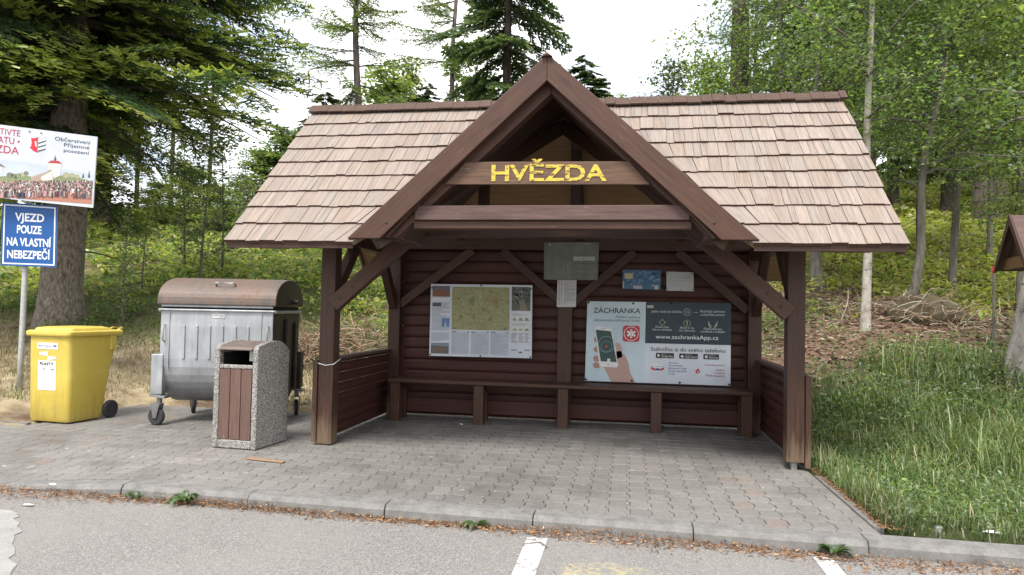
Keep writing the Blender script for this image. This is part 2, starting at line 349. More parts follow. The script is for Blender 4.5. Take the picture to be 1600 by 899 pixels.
def yellow_mat():
    mt, n, b = new_mat('yellow_plastic'); p = objc(n); x, y, z = sep(n, p)
    f = noise(n, p, 5, 6, .65); st = noise(n, p, 1, 5, .65, (16, 16, 1.5))
    c = ramp(n, f, [(.3, (.52, .39, .065)), (.7, (.60, .475, .10))])
    d = math_(n, 'ADD', math_(n, 'MULTIPLY', z, -1.2), math_(n, 'ADD', math_(n, 'MULTIPLY', st, 1.1), -.05))
    c = mix(n, math_(n, 'MULTIPLY', ramp(n, d, [(.12, (0, 0, 0)), (.6, (1, 1, 1))]), .55), c, (.22, .16, .05))
    c = mix(n, math_(n, 'MULTIPLY', ramp(n, noise(n, p, 14, 5, .7), [(.6, (0, 0, 0)), (.8, (1, 1, 1))]), .35), c, (.3, .22, .06))
    setc(n, b, c, .42, 0, .45); return mt
M['yellow'] = yellow_mat()
def simple(name, c, rough=.6, metal=0, ns=12, amt=.25):
    mt, n, b = new_mat(name); f = noise(n, objc(n), ns, 5, .6)
    setc(n, b, mix(n, amt, c, ramp(n, f, [(.3, (.35, .35, .35)), (.7, (1.55, 1.55, 1.55))]), 'MULTIPLY') if True else c, rough, metal, .4); return mt
def simple2(name, c, rough=.6, metal=0, ns=12, amt=.3):
    mt, n, b = new_mat(name); f = noise(n, objc(n), ns, 5, .6); lo = tuple(v*(1-amt) for v in c); hi = tuple(min(1, v*(1+amt)) for v in c)
    setc(n, b, ramp(n, f, [(.3, lo), (.7, hi)]), rough, metal, .4); return mt
M['rubber'] = simple2('rubber', (.03, .03, .032), .75); M['black'] = simple2('black_interior', (.012, .012, .012), .8)
M['slat'] = wood_mat('brown_plank', (.085, .048, .038), (.135, .08, .065), (.18, .11, .09), (.35, .3, .27), .55)
M['brown_metal'] = metal_mat('brown_sheet_metal', (.12, .09, .078), (.185, .145, .13), ((.10, .06, .045), (.2, .17, .15)), .6, .5, .2)
M['blue'] = simple2('blue_sign_enamel', (.012, .11, .40), .35, 0, 3, .08); M['white'] = simple2('white_paint', (.74, .75, .76), .5, 0, 6, .06)
M['pole'] = simple2('galvanised_pole', (.42, .43, .42), .5, .3, 20, .2)
def line_mat(name, c, cover):
    mt, n, b = new_mat(name); p = pos(n); f = noise(n, p, 40, 5, .75); g = noise(n, p, 7, 4, .6)
    k = ramp(n, math_(n, 'ADD', math_(n, 'MULTIPLY', f, .6), math_(n, 'MULTIPLY', g, .4)), [(cover, (0, 0, 0)), (cover+.07, (1, 1, 1))])
    setc(n, b, mix(n, k, c, (.215, .205, .195)), .8, 0, .25); return mt
M['line'] = line_mat('worn_white_road_paint', (.60, .60, .585), .50); M['yline'] = line_mat('worn_yellow_road_paint', (.36, .32, .20), .44)
M['letter'] = line_mat('chipped_yellow_paint', (.66, .50, .06), .80)
def letter_mat():
    mt, n, b = new_mat('chipped_yellow_paint'); p = pos(n); f = noise(n, p, 1, 6, .75, (14, 14, 45))
    setc(n, b, mix(n, ramp(n, f, [(.53, (0, 0, 0)), (.58, (1, 1, 1))]), (.53, .41, .05), (.12, .065, .04)), .55); return mt
M['letter'] = letter_mat()
def map_mat():
    mt, n, b = new_mat('hiking_map_print'); uv = uvn(n)
    a = noise(n, uv, 7, 6, .6); c2 = noise(n, uv, 3, 3, .5); f = noise(n, uv, 24, 5, .7)
    c = ramp(n, a, [(.30, (.10, .16, .06)), (.42, (.28, .32, .13)), (.48, (.50, .47, .24)), (.53, (.26, .30, .11)), (.6, (.52, .50, .28)), (.72, (.16, .22, .09))])
    c = mix(n, ramp(n, c2, [(.52, (0, 0, 0)), (.66, (.6, .6, .6))]), c, (.33, .22, .07))
    c = mix(n, ramp(n, f, [(.46, (0, 0, 0)), (.5, (.55, .55, .55)), (.54, (0, 0, 0))]), c, (.55, .53, .38)); c = mix(n, 1.0, c, (.72, .72, .70), 'MULTIPLY')
    setc(n, b, c, .45); return mt
M['map'] = map_mat()

# ------------------------------------------------------------------ text
_TC = {}
def text2d(s, bold=0.0):
    k = (s, bold)
    if k not in _TC:
        cu = bpy.data.curves.new('t', 'FONT'); cu.body = s; cu.size = 1; cu.offset = bold; cu.resolution_u = 3; cu.fill_mode = 'FRONT'
        ob = bpy.data.objects.new('t', cu); COL.objects.link(ob); dg = bpy.context.evaluated_depsgraph_get(); dg.update()
        me = bpy.data.meshes.new_from_object(ob.evaluated_get(dg))
        v = np.array([q.co[:2] for q in me.vertices]) if len(me.vertices) else np.zeros((0, 2)); f = [tuple(p.vertices) for p in me.polygons]
        COL.objects.unlink(ob); bpy.data.objects.remove(ob); bpy.data.curves.remove(cu); bpy.data.meshes.remove(me)
        _TC[k] = (v, f)
    return _TC[k]
class Sheet:
    """printed face: bilinear quad TL,TR,BR,BL with W x H drawing units (v downwards), layers stacked outwards"""
    def __init__(s, tl, tr, br, bl, W, H, step=.0012):
        s.q = [np.asarray(p, float) for p in (tl, tr, br, bl)]; s.W, s.H, s.step = W, H, step
        e = np.cross(s.q[3]-s.q[0], s.q[1]-s.q[0]); s.n = e/np.linalg.norm(e)
        s.mb = MB(); s.tx = MB(); s.lay = 0
    def P(s, u, v, l=0):
        a, b = u/s.W, v/s.H; q = s.q
        return (q[0]*(1-a)+q[1]*a)*(1-b)+(q[3]*(1-a)+q[2]*a)*b+s.n*s.step*l
    def poly(s, pts, col, l=1, mi=0, mb=None, uv=False):
        n_ = 4 if False else len(pts)
        (mb or s.mb).add([s.P(u, v, l) for u, v in pts], [tuple(range(n_))[::-1]] if s._ccw(pts) else [tuple(range(n_))], None, mi, col)
    def _ccw(s, pts):
        return sum(pts[i][0]*pts[(i+1) % len(pts)][1]-pts[(i+1) % len(pts)][0]*pts[i][1] for i in range(len(pts))) > 0
    def rect(s, u0, v0, u1, v1, col, l=1): s.poly([(u0, v0), (u1, v0), (u1, v1), (u0, v1)], col, l)
    def disc(s, u, v, r, col, l=1, n=20, rv=None):
        rv = rv or r; s.poly([(u+r*math.cos(2*math.pi*k/n), v+rv*math.sin(2*math.pi*k/n)) for k in range(n)], col, l)
    def ring(s, u, v, r, wd, col, l=1, n=28, a0=0, a1=360):
        for k in range(n):
            t0, t1 = (rad(a0+(a1-a0)*(k+d)/n) for d in (0, 1))
            s.poly([(u+q*math.cos(t), v+q*math.sin(t)) for q, t in ((r, t0), (r, t1), (r-wd, t1), (r-wd, t0))], col, l)
    def rrect(s, u0, v0, u1, v1, r, col, l=1):
        p = []
        for cx, cy, a in ((u1-r, v1-r, 0), (u0+r, v1-r, 90), (u0+r, v0+r, 180), (u1-r, v0+r, 270)):
            p += [(cx+r*math.cos(rad(a+t)), cy+r*math.sin(rad(a+t))) for t in (0, 30, 60, 90)]
        s.poly(p, col, l)
    def text(s, t, u, v, h, col, width=None, align='c', bold=0.0, l=2, mb=None):
        vv, ff = text2d(t, bold)
        if not len(vv): return
        sc = h/.73; x0, x1 = vv[:, 0].min(), vv[:, 0].max(); sx = sc if width is None else width/(x1-x0); wd = (x1-x0)*sx
        o = {'c': u-wd/2, 'l': u, 'r': u-wd}[align]
        (mb or s.tx).add([s.P(o+(p[0]-x0)*sx, v-p[1]*sc, l) for p in vv], ff, None, 0, col)
    def lines(s, u0, v0, u1, v1, n, col, th=.45, l=1, short=.25):
        for k in range(n):
            a = v0+(v1-v0)*k/n; s.rect(u0, a, lerp(u0, u1, 1 if random.random() > short else random.uniform(.4, .9)), a+(v1-v0)/n*th, col, l)
    def backing(s, th=.008):
        mb = MB(); f = [s.P(0, 0, 0), s.P(s.W, 0, 0), s.P(s.W, s.H, 0), s.P(0, s.H, 0)]; k = [p-s.n*th for p in f]
        mb.add(f+k, [(0, 3, 2, 1), (4, 5, 6, 7), (0, 1, 5, 4), (1, 2, 6, 5), (2, 3, 7, 6), (3, 0, 4, 7)], None, 0, s.base); return mb
    def finish(s, name, label, cat, base=(.7, .72, .73), th=.008, mat='print', lett='lettering', prt='print', root=None):
        s.base = base; ctr = s.P(s.W/2, s.H/2, 0)
        t = root or thing(name, label, cat, tuple(ctr))
        s.backing(th).build('panel', M[mat], t)
        if not s.mb.empty(): s.mb.build(prt, M['print'], t)
        if not s.tx.empty(): s.tx.build(lett, M['print'], t)
        return t
#==SETTING==
# ------------------------------------------------------------------ terrain
def axis(a, b, c, d, fine, coarse):
    l = [b]; 
    while l[-1] < c: l.append(l[-1]+fine)
    r = list(l); st = fine; x = l[-1]
    while x < d: st = min(st*1.25, coarse); x += st; r.append(x)
    st = fine; x = l[0]; q = []
    while x > a: st = min(st*1.25, coarse); x -= st; q.append(x)
    return np.array(q[::-1]+r)
def front_y(x): return -1.9-.028*np.asarray(x, float)       # line of the kerb face
gx = axis(-150, -9, 8, 150, .16, 9); gy = axis(-60, -2.4, 9, 190, .16, 9)
X, Y = np.meshgrid(gx, gy); Z = hgt(X, Y)
low = smooth(-.15, .25, Y-(front_y(X)+.35))
Z = np.where(Y < front_y(X)+.5, lerp(-.30, Z, low), Z)
pave = (X > -12) & (X < 2.22) & (Y < 2.3) & (hgt(X, Y) < .06)
inn = (X < 2.27) & (X > -5.75) & (Y < np.where(X > -2.3, 2.3, 2.0)); Z = np.where(inn, np.minimum(Z, -.11), Z)
inn2 = (X <= -5.75) & (Y < .12); Z = np.where(inn2, np.minimum(Z, -.13), Z)
nx, ny = len(gx), len(gy); idx = np.arange(nx*ny).reshape(ny, nx)
g = MB(); fq = np.stack([idx[:-1, :-1], idx[:-1, 1:], idx[1:, 1:], idx[1:, :-1]], -1).reshape(-1, 4)
g.c.append((np.stack([X, Y, Z], -1).reshape(-1, 3), fq.ravel(), np.full(len(fq), 4), np.zeros((len(fq)*4, 2)), np.zeros(len(fq), int), np.ones((len(fq), 3))))
tag(g.build('ground', M['ground'], None, True), kind='structure')
ROADZ = -.09
g = MB(); xs = np.linspace(-60, 60, 61)
g.quads([[(a, -60, ROADZ), (b, -60, ROADZ), (b, front_y(b)+.02, ROADZ), (a, front_y(a)+.02, ROADZ)] for a, b in zip(xs[:-1], xs[1:])])
tag(g.build('road', M['asphalt']), kind='structure')
def drop(x, y): return -.075*smooth(0, 1.4, -2.9-np.asarray(x, float))*smooth(-.2, 1.0, -.7-np.asarray(y, float))
# joint bed under the pavers
PB = -.012
def region(x, y):
    if y < front_y(x)+.19: return False
    if x < -5.75: return y < .25+.05*math.sin(x*3) and x > -14
    if x < -2.36: return y < 2.02
    if y < -.25: return x < 2.30
    return x < 2.30 and y < 2.35
g = MB()
for a in np.arange(-14, 2.28, .2):
    b = min(a+.2, 2.30); top = .22 if b <= -5.7 else (2.0 if b < -2.3 else 2.33)
    ys = list(np.linspace(front_y(a)+.165, top, 12))
    for y0, y1 in zip(ys[:-1], ys[1:]):
        g.quads([[(a, y0, PB+drop(a, y0)), (b, y0, PB+drop(b, y0)), (b, y1, PB+drop(b, y1)), (a, y1, PB+drop(a, y1))]])
tag(g.build('paving_bed', M['joint']), kind='structure')
# interlocking pavers: straight cross joints, zig-zag long joints
g = MB(); RH, CW, GAP = .198, .146, .0022; rows = int(4.3/RH); qs = []; cs = []
ang = -.028
for r in range(rows):
    for c in range(-98, 17):
        y0 = front_y(0)+.19+r*RH; xo = c*CW
        cxm, cym = xo+CW/2, y0+RH/2; cym += cxm*ang
        if not region(cxm, cym): continue
        s_ = .024; z = random.gauss(0, .0011); tx, ty = random.gauss(0, .006), random.gauss(0, .006)
        left = [(0, 0), (0, .10*RH), (s_, .28*RH), (s_, .72*RH), (0, .90*RH), (0, RH)]
        pl = [(xo+GAP+p[0], y0+min(max(p[1], GAP), RH-GAP)) for p in left]; pr = [(xo+CW-GAP+p[0], y0+min(max(p[1], GAP), RH-GAP)) for p in left]
        poly = pr[::1]; poly = pl[::-1]+pr
        if cxm > 2.0: poly = [(min(px, 2.30), py) for px, py in poly]
        top = [(px, py+px*ang, z+(px-cxm)*tx+(py-y0-RH/2)*ty+float(drop(px, py))) for px, py in poly]
        n_ = len(top); tone = random.gauss(.90, .05)*(1.0+.12*math.sin(cxm*1.1+2)*math.sin(cym*1.7)); red = random.random()
        base = np.array((.205, .196, .184))*tone
        if (cxm > 1.2 and cym < -.2 and red < .08) or (cxm < -4 and red < .08): base = base*np.array((1.06, .95, .91))
        inner = [(cxm+(t[0]-cxm)*.955, (t[1]-cym)*.945+cym, t[2]) for t in top]; edge = [(t[0], t[1], t[2]-.004) for t in top]; bot = [(t[0], t[1], t[2]-.02) for t in top]
        fs = [tuple(range(n_))]+[(i, i+n_, (i+1) % n_+n_, (i+1) % n_) for i in range(n_)]+[(i+n_, i+2*n_, (i+1) % n_+2*n_, (i+1) % n_+n_) for i in range(n_)]
        g.add(inner+edge+bot, fs, None, 0, base)
tag(g.build('pavement', M['paver']), kind='structure')
# kerb: individual stones in one strip
g = MB(); xk = list(np.arange(-14.3, 13, 1.03)); 
for k, a in enumerate(xk):
    b = a+1.024; d0, d1 = float(drop(a, -2)), float(drop(b, -2)); o = random.gauss(0, .004)
    def kp(x, y, z): return (x, front_y(x)+y+o, z)
    v = []
    for x, d in ((a, d0), (b, d1)): v += [kp(x, 0, -.25), kp(x, .006, -.03+d), kp(x, .032, .002+d), kp(x, .165, .006+d), kp(x, .165, -.25)]
    fs = [(0, 1, 6, 5)[::-1], (1, 2, 7, 6)[::-1], (2, 3, 8, 7)[::-1], (3, 4, 9, 8)[::-1], (0, 1, 2, 3, 4), (9, 8, 7, 6, 5)]
    g.add(v, fs)
tag(g.build('kerb', M['kerb'], None, False, .006), kind='structure')
g = MB()
g.box(2.302, 2.36, -1.66, -.2, -.12, .012); g.box(-14, -5.76, .27, .33, -.12, .01); tag(g.build('paving_edging', M['kerb']), kind='structure')
g = MB(); g.box(-4.75, -2.42, .275, .345, -.1, .012); tag(g.build('concrete_border_strip', M['kerb'], None, False, .006), kind='structure')
# road markings
def marking(name, pts, mat, z):
    g = MB(); g.add([(x, y, z) for x, y in pts], [tuple(range(len(pts)))]); return tag(g.build(name, M[mat]), kind='structure')
marking('parking_line', [(.105, -2.05), (.12, -6), (.24, -6), (.235, -2.05)][0:4], 'line', ROADZ+.004)
marking('parking_line', [(1.835, -2.02), (1.835, -6), (1.945, -6), (1.945, -2.03)], 'line', ROADZ+.004)
marking('road_symbol', [(.635+.30*math.cos(t)*(1+.06*math.sin(5*t)), -2.62+.22*math.sin(t)) for t in np.linspace(0, 2*math.pi, 30)[:-1]], 'yline', ROADZ+.004)
marking('concrete_patch', [(-9, -2.27)]+[(lerp(-3.45, -3.28, t)+random.gauss(0, .012), lerp(-2.28, -2.38, t)) for t in np.linspace(0, 1, 6)]+[(lerp(-3.26, -1.6, t)+.02*math.sin(t*13)+random.gauss(0, .022), lerp(-2.4, -4.2, t)) for t in np.linspace(.02, 1, 26)]+[(-9, -5)], 'patch', ROADZ+.004)
#==SHELTER==
A, DEP, XC = 2.27, 2.16, .03
EY, EZ, RY, RZ, RL = -.79, 1.947, .874, 3.56, 2.82
SL = (RZ-EZ)/(RY-EY)                    # main roof slope
GA, GM = 3.43, .91                      # gable apex height and slope
SH = thing('wooden_shelter', 'dark brown timber waiting shelter with shingle roof and front gable', 'shelter', (0, 1.0, 0))
S, SR, SG = M['stain'], M['stain_red'], M['stain_grey']
def part(name, fn, mat, parent=SH, bevel=.006, **k):
    g = MB(); fn(g); return g.build(name, mat, parent, False, bevel, **k)
# posts
def bolt(x, y, z, ax=(0, -1, 0)):
    g = MB(); g.lathe([(0, .012), (.005, .012), (.009, .007)], (x, y, z), ax, 10); g.build('bolt', M['galv_end'], SH)
for sx in (-1, 1): bolt(sx*2.06, -.02, 1.44); bolt(sx*1.94, -.02, 1.55); bolt(XC+sx*1.35, EY-.045, 2.08)
for sx in (-1, 1):
    xo = sx*A; xi = sx*(A-.15)
    part('post', lambda g: g.box(min(xo, xi), max(xo, xi), 0, .15, .012 if sx < 0 else .07, 2.05), S)
    part('post', lambda g: g.box(min(xo, xi), max(xo, xi), 2.02, 2.17, -.02, 2.28), S)
    part('post_foot', lambda g: g.box(min(xo, xi)+.05, max(xo, xi)-.05, .04, .11, -.05, .1), M['steel'])
# long front beams, side plates, rear plate
part('front_plate', lambda g: g.box(-A-.05, A+.06, .0, .15, 2.052, 2.18), S)
part('rear_plate', lambda g: g.box(-RL+.02-.02, RL, 2.02, 2.17, 2.284, 2.42), S)
def endp(g, x0, x1):
    g.prism([(1.98, 2.13), (2.0, 2.10), (2.09, 2.10), (2.12, 2.13), (2.12, 2.26), (1.98, 2.26)], x0, x1, 'x')
for sx in (-1, 1):
    part('side_plate', lambda g: g.box(sx*A-.14 if sx > 0 else sx*A, sx*A if sx > 0 else sx*A+.14, .152, 2.018, 2.0, 2.14), S)
    part('eave_purlin', lambda g: g.prism([(-.62, 1.905), (-.60, 1.88), (-.50, 1.88), (-.48, 1.905), (-.48, 1.985), (-.62, 1.985)], sx*(RL-.55), sx*(RL-.18), 'x') if sx > 0 else g.prism([(-.62, 1.905), (-.60, 1.88), (-.50, 1.88), (-.48, 1.905), (-.48, 1.985), (-.62, 1.985)], sx*(RL-.18), sx*(RL-.55), 'x'), S)
    # knee braces running back along the sides
    x = sx*(A-.06)
    part('side_brace', lambda g: g.beam((x, .12, 1.42), (x, .74, 2.03), .09, .12), S)
    part('side_brace', lambda g: g.beam((x, 2.05, 1.38), (x, 1.52, 2.04), .09, .12), S)
    # front braces
    part('front_brace', lambda g: g.beam((sx*2.14, .035, 1.375), (sx*1.20, .035, 2.215), .11, .145), SR)
# truss
TY = -.72
for sx in (-1, 1):
    def raft(g):
        ax, az = .055, 3.185; zl = 1.968
        g.prism([(ax, az), (ax+sx*(az-zl)/.925, zl), (ax+sx*((az-zl)/.925+.245), zl), (ax, az+.21)], TY, TY+.13, 'y')
    part('truss_rafter', raft, SR)
    def barge(g):
        xl = XC+sx*1.68; ze = 1.945
        g.prism([(XC, GA+.055), (XC+sx*1.70, ze), (XC+sx*1.41, ze), (XC, GA-.17)], EY-.045, EY-.005, 'y')
    part('bargeboard', barge, SR)
tie = part('tie_beam', lambda g: g.box(-1.10, 1.20, TY-.025, TY+.06, 2.115, 2.238), SG)
part('tie_beam', lambda g: g.box(-1.12, 1.22, TY+.01, TY+.13, 2.045, 2.112), SR)
nb = part('name_beam', lambda g: g.prism([(-.84, 2.418), (.885, 2.403), (.71, 2.598), (-.66, 2.610)], TY-.03, TY-.002, 'y'), wood_mat('faded_brown_board', (.06, .032, .02), (.125, .07, .043), (.19, .115, .075), (.30, .2, .14), .6))
sh = Sheet((-.66, TY-.03, 2.608), (.71, TY-.03, 2.598), (.71, TY-.03, 2.405), (-.66, TY-.03, 2.415), 1370, 193, .003)
sh.text('HVĚZDA', 708, 160, 138, (1, 1, 1), 965, 'c', .024)
sh.tx.build('lettering', M['letter'], nb)
part('collar_post', lambda g: g.box(.09, .20, 1.08, 1.19, 2.30, 3.30), S)
for px0, px1 in (((-1.1, 2.36), (-.72, 2.36)), ):
    part('short_post', lambda g: g.box(-.90, -.79, .9, 1.0, 2.30, 2.75), S)
# roof ---------------------------------------------------------------------------
roof = MB()
def zmain(y): return EZ+(y-EY)*SL
def gy_main(z): return EY+(z-EZ)/SL
ROOFP = part('roof', lambda g: (
    # rear deck (full) and the two front deck pieces either side of the gable valley
    g.add([(-RL, RY, RZ-.05), (RL, RY, RZ-.05), (RL, 2.62, RZ-.05-(2.62-RY)*SL), (-RL, 2.62, RZ-.05-(2.62-RY)*SL)], [(0, 1, 2, 3), (3, 2, 1, 0)][:1], [(0, 0), (5.6, 0), (5.6, 2.4), (0, 2.4)]),
    [g.add([(sx*RL, EY, EZ-.05), (XC+sx*1.66, EY, EZ-.05), (XC, gy_main(GA), GA-.05), (XC, RY, RZ-.05), (sx*RL, RY, RZ-.05)], [(0, 1, 2, 3, 4)], [(0, 0), (1.2, 0), (2.8, 2), (2.8, 2.3), (0, 2.3)]) for sx in (-1, 1)]),
    M['tan'], bevel=0)
sol = ROOFP.modifiers.new('thick', 'SOLIDIFY'); sol.thickness = .024; sol.offset = 0
gd = MB()
for sx in (-1, 1):
    gd.add([(XC+sx*1.64, EY, EZ-.01), (XC, EY, GA-.012), (XC, gy_main(GA)+.05, GA-.012)], [(0, 1, 2)], [(0, 0), (2.2, 0), (2.2, 1.5)])
    gd.add([(XC+sx*1.36, EY+.003, EZ+.02), (XC+sx*1.36, TY+.95, EZ+.02), (XC, TY+.95, GA-.045-.02), (XC, EY+.003, GA-.045-.02)], [(0, 1, 2, 3)], [(0, 0), (0, .8), (2, .8), (2, 0)])
GD = gd.build('gable_deck', S, SH); sol = GD.modifiers.new('thick', 'SOLIDIFY'); sol.thickness = .02; sol.offset = 0
# the soffit beam ends below the gable foot
for sx in (-1, 1):
    part('gable_purlin', lambda g: g.box(min(XC+sx*1.30, XC+sx*1.46), max(XC+sx*1.30, XC+sx*1.46), TY+.135, .16, 1.975, 2.045), SG)
    part('rear_rafter', lambda g: g.beam((sx*1.35, RY, RZ-.15), (sx*1.35, 2.55, RZ-.15-(2.55-RY)*SL), .09, .12), S)
    part('rear_rafter', lambda g: g.beam((sx*.62, RY, RZ-.15), (sx*.62, 2.55, RZ-.15-(2.55-RY)*SL), .08, .12), S) if sx > 9 else None
    part('valley_rafter', lambda g: g.beam((XC+sx*1.50, EY+.1, EZ-.02), (XC+sx*.03, gy_main(GA)-.02, GA-.16), .09, .14), S)
    part('front_rafter', lambda g: g.beam((sx*2.1, EY+.1, EZ-.02), (sx*2.1, RY, RZ-.16), .09, .12), S)
    part('verge_board', lambda g: (g.beam((sx*(RL-.03), EY+.03, EZ-.075), (sx*(RL-.03), RY, RZ-.075), .03, .07), g.beam((sx*(RL-.03), RY, RZ-.075), (sx*(RL-.03), 2.62, RZ-.075-(2.62-RY)*SL), .03, .07)), SG, bevel=.003)
part('rear_rafter', lambda g: g.beam((.14, RY, RZ-.15), (.14, 2.55, RZ-.15-(2.55-RY)*SL), .11, .12), S)
part('ridge_beam', lambda g: g.box(-RL+.03, RL-.03, RY-.06, RY+.06, RZ-.24, RZ-.08), S)
for a, b in ((-RL+.01, XC-1.66), (XC+1.66, RL-.01)):
    part('eave_board', lambda g: g.box(a, b, EY-.006, EY+.018, EZ-.085, EZ-.028), S, ROOFP, .003)
# shingles
def shingle(mb, P0, ex, et, en, x0, x1, xs0, xs1, t0, t1, h0, h1, th, tone):
    th = th*1.5
    """P0 origin, ex along eave, et up slope, en normal; lower edge x0..x1, upper edge xs0..xs1"""
    def P(x, t, h): return P0+ex*x+et*t+en*h
    v = [P(x0, t0, h0-th), P(x1, t0, h0-th), P(x1, t0+random.uniform(0, .0), h0), P(x0, t0, h0), P(xs0, t1, h1-th*.2), P(xs1, t1, h1-th*.2), P(xs1, t1, h1), P(xs0, t1, h1)]
    fs = [(0, 1, 2, 3), (3, 2, 6, 7), (0, 4, 5, 1), (0, 3, 7, 4), (1, 5, 6, 2)]
    o = random.random()*50; L = t1-t0; wd = x1-x0
    uvv = [(o, o), (o, o+wd), (o+.02, o+wd), (o+.02, o), (o+L, o), (o+L, o+wd), (o+L, o+wd), (o+L, o)]
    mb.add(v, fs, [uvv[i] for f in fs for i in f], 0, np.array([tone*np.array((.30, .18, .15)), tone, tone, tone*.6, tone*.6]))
def tone_():
    k = random.gauss(.97, .05); q = random.random()
    c = np.array((1, .97, .95)) if q < .6 else (np.array((1.0, .94, .90)) if q < .85 else np.array((.95, .95, .95)))
    return c*k
def course_fill(mb, P0, ex, et, en, x0, x1, nrow, expo, limit=None, fan=0):
    for r in range(nrow):
        t0 = r*expo-.02; x = x0-random.uniform(0, .05)
        while x < x1:
            wd = random.choice((.055, .07, .085, .10, .12, .15)) * random.uniform(.9, 1.1)
            a, b = max(x, x0), min(x+wd-.0035, x1); x += wd
            if b-a < .015: continue
            tj = t0+random.gauss(0, .004); t1 = tj+expo*1.42; sa, sb = a, b
            if limit:
                side, lf = limit; l0, l1 = lf(max(tj, 0)), lf(t1)
                if side > 0:   # region is x > limit
                    if b < l0+.01: continue
                    a2 = max(a, l0); sh0 = max(0, 1-(a2-l0)/fan)*(l1-l0); sh1 = max(0, 1-(b-l0)/fan)*(l1-l0)
                    a = a2; sa, sb = max(a+sh0, l1), max(b+sh1, l1+.004)
                else:
                    if a > l0-.01: continue
                    b2 = min(b, l0); sh0 = max(0, 1-(l0-a)/fan)*(l1-l0); sh1 = max(0, 1-(l0-b2)/fan)*(l1-l0)
                    b = b2; sa, sb = min(a+sh0, l1-.004), min(b+sh1, l1)
            tmax = nrow*expo+.01
            if t1 > tmax:
                f = (tmax-tj)/(t1-tj); sa, sb = lerp(a, sa, f), lerp(b, sb, f); h1 = lerp(.036, .012, f); t1 = tmax
            else: h1 = .012
            shingle(mb, P0, ex, et, en, a, b, sa, sb, tj, t1, .037+random.gauss(0, .0025), h1, .019+random.gauss(0, .002), tone_())
SLEN = math.hypot(RY-EY, RZ-EZ); NR = 9; EXPO = SLEN/NR
ex = np.array([1., 0, 0]); et = np.array([0, RY-EY, RZ-EZ])/SLEN; en = np.cross(ex, et)
P0 = np.array([0, EY, EZ-.035]); sk = MB()
def vlim(sx): return lambda t: XC+sx*max(0, (GA-(EZ+t*et[2]))/GM)+sx*.02
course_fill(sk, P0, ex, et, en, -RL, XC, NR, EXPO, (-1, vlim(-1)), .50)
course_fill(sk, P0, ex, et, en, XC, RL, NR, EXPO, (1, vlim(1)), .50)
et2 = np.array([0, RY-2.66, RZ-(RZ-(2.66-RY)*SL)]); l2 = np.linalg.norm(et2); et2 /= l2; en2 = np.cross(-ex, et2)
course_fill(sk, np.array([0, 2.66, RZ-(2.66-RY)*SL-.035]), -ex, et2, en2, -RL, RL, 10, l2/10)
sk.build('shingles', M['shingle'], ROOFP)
gs = MB()
for sx in (-1, 1):   # little roof of the gable
    e_t = np.array([-sx*1.64, 0, GA-EZ]); gl = np.linalg.norm(e_t); e_t /= gl; e_x = np.array([0, -sx*1., 0]); e_x = np.array([0, 1., 0])*(1 if sx > 0 else -1)
    e_n = np.cross(e_x, e_t); P = np.array([XC+sx*1.66, EY, EZ-.02]); nr = 8; xo = .0
    yb = lambda t: (EZ+t*e_t[2]-EZ)/SL+.05
    for r in range(nr):
        t0 = r*gl/nr; t1 = t0+gl/nr*1.4; ymax = yb(t0); x = -xo
        t1 = min(t1, gl+.01)
        while x < ymax:
            wd = random.uniform(.06, .14); a, b = x, min(x+wd-.003, ymax); x += wd
            if b-a < .015: continue
            if sx < 0: a, b = -b, -a
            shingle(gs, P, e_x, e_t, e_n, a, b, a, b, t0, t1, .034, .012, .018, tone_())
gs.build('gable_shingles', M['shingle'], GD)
def ridge(g):
    x = -RL-.02
    while x < RL:
        wd = random.uniform(.10, .17); b = min(x+wd-.003, RL+.02); j = random.gauss(0, .004)
        g.beam(((x+b)/2, RY-.085, RZ-.035+j), ((x+b)/2, RY+.012, RZ+.062+j), b-x, .018, (0, -.7, .7)); g.beam(((x+b)/2, RY+.085, RZ-.035+j), ((x+b)/2, RY-.004, RZ+.05+j), b-x, .018, (0, .7, .7)); x += wd
part('ridge_cap', ridge, wood_mat('ridge_wood', (.045, .025, .018), (.08, .046, .033), (.125, .08, .058), (.3, .2, .15), .7), ROOFP, .0)
part('gable_ridge_cap', lambda g: g.prism([(XC-.045, GA+.02), (XC, GA+.055), (XC+.045, GA+.02), (XC, GA+.03)], EY-.08, .6, 'y'), SR, GD, .002)
# back wall: rounded log boards
def logs(g, x0, x1, y, z0, z1, step, face=-1, axis_='x', dep=.013):
    z = z0
    while z < z1-.02:
        h = min(step, z1-z)-.004
        prof = [(y, z), (y+face*dep*.5, z+.008), (y+face*dep, z+h*.22), (y+face*dep, z+h*.78), (y+face*dep*.5, z+h-.008), (y, z+h), (y-face*.02, z+h), (y-face*.02, z)]
        g.prism(prof, x0, x1, axis_); z += step
BW = part('back_wall', lambda g: (logs(g, -A+.15, A-.15, 2.165, .022, 2.28, .139), g.box(-A+.15, A-.15, 2.19, 2.2, .025, 2.28)), M['wall'], bevel=.002)
part('wall_post', lambda g: g.box(-.115, .06, 2.03, 2.13, .02, 2.10), SR)
part('wall_top_rail', lambda g: g.box(-A+.152, A-.152, 2.02, 2.125, 2.105, 2.28), S)
for p0, p1 in (((-2.14, 1.40), (-1.20, 2.10)), ((-.10, 1.49), (-.83, 2.10)), ((.04, 1.44), (.80, 2.10)), ((2.12, 1.41), (1.30, 2.10))):
    part('wall_brace', lambda g: g.beam((p0[0], 2.085, p0[1]), (p1[0], 2.085, p1[1]), .075, .105), SR if p0[0] < -1 else S)
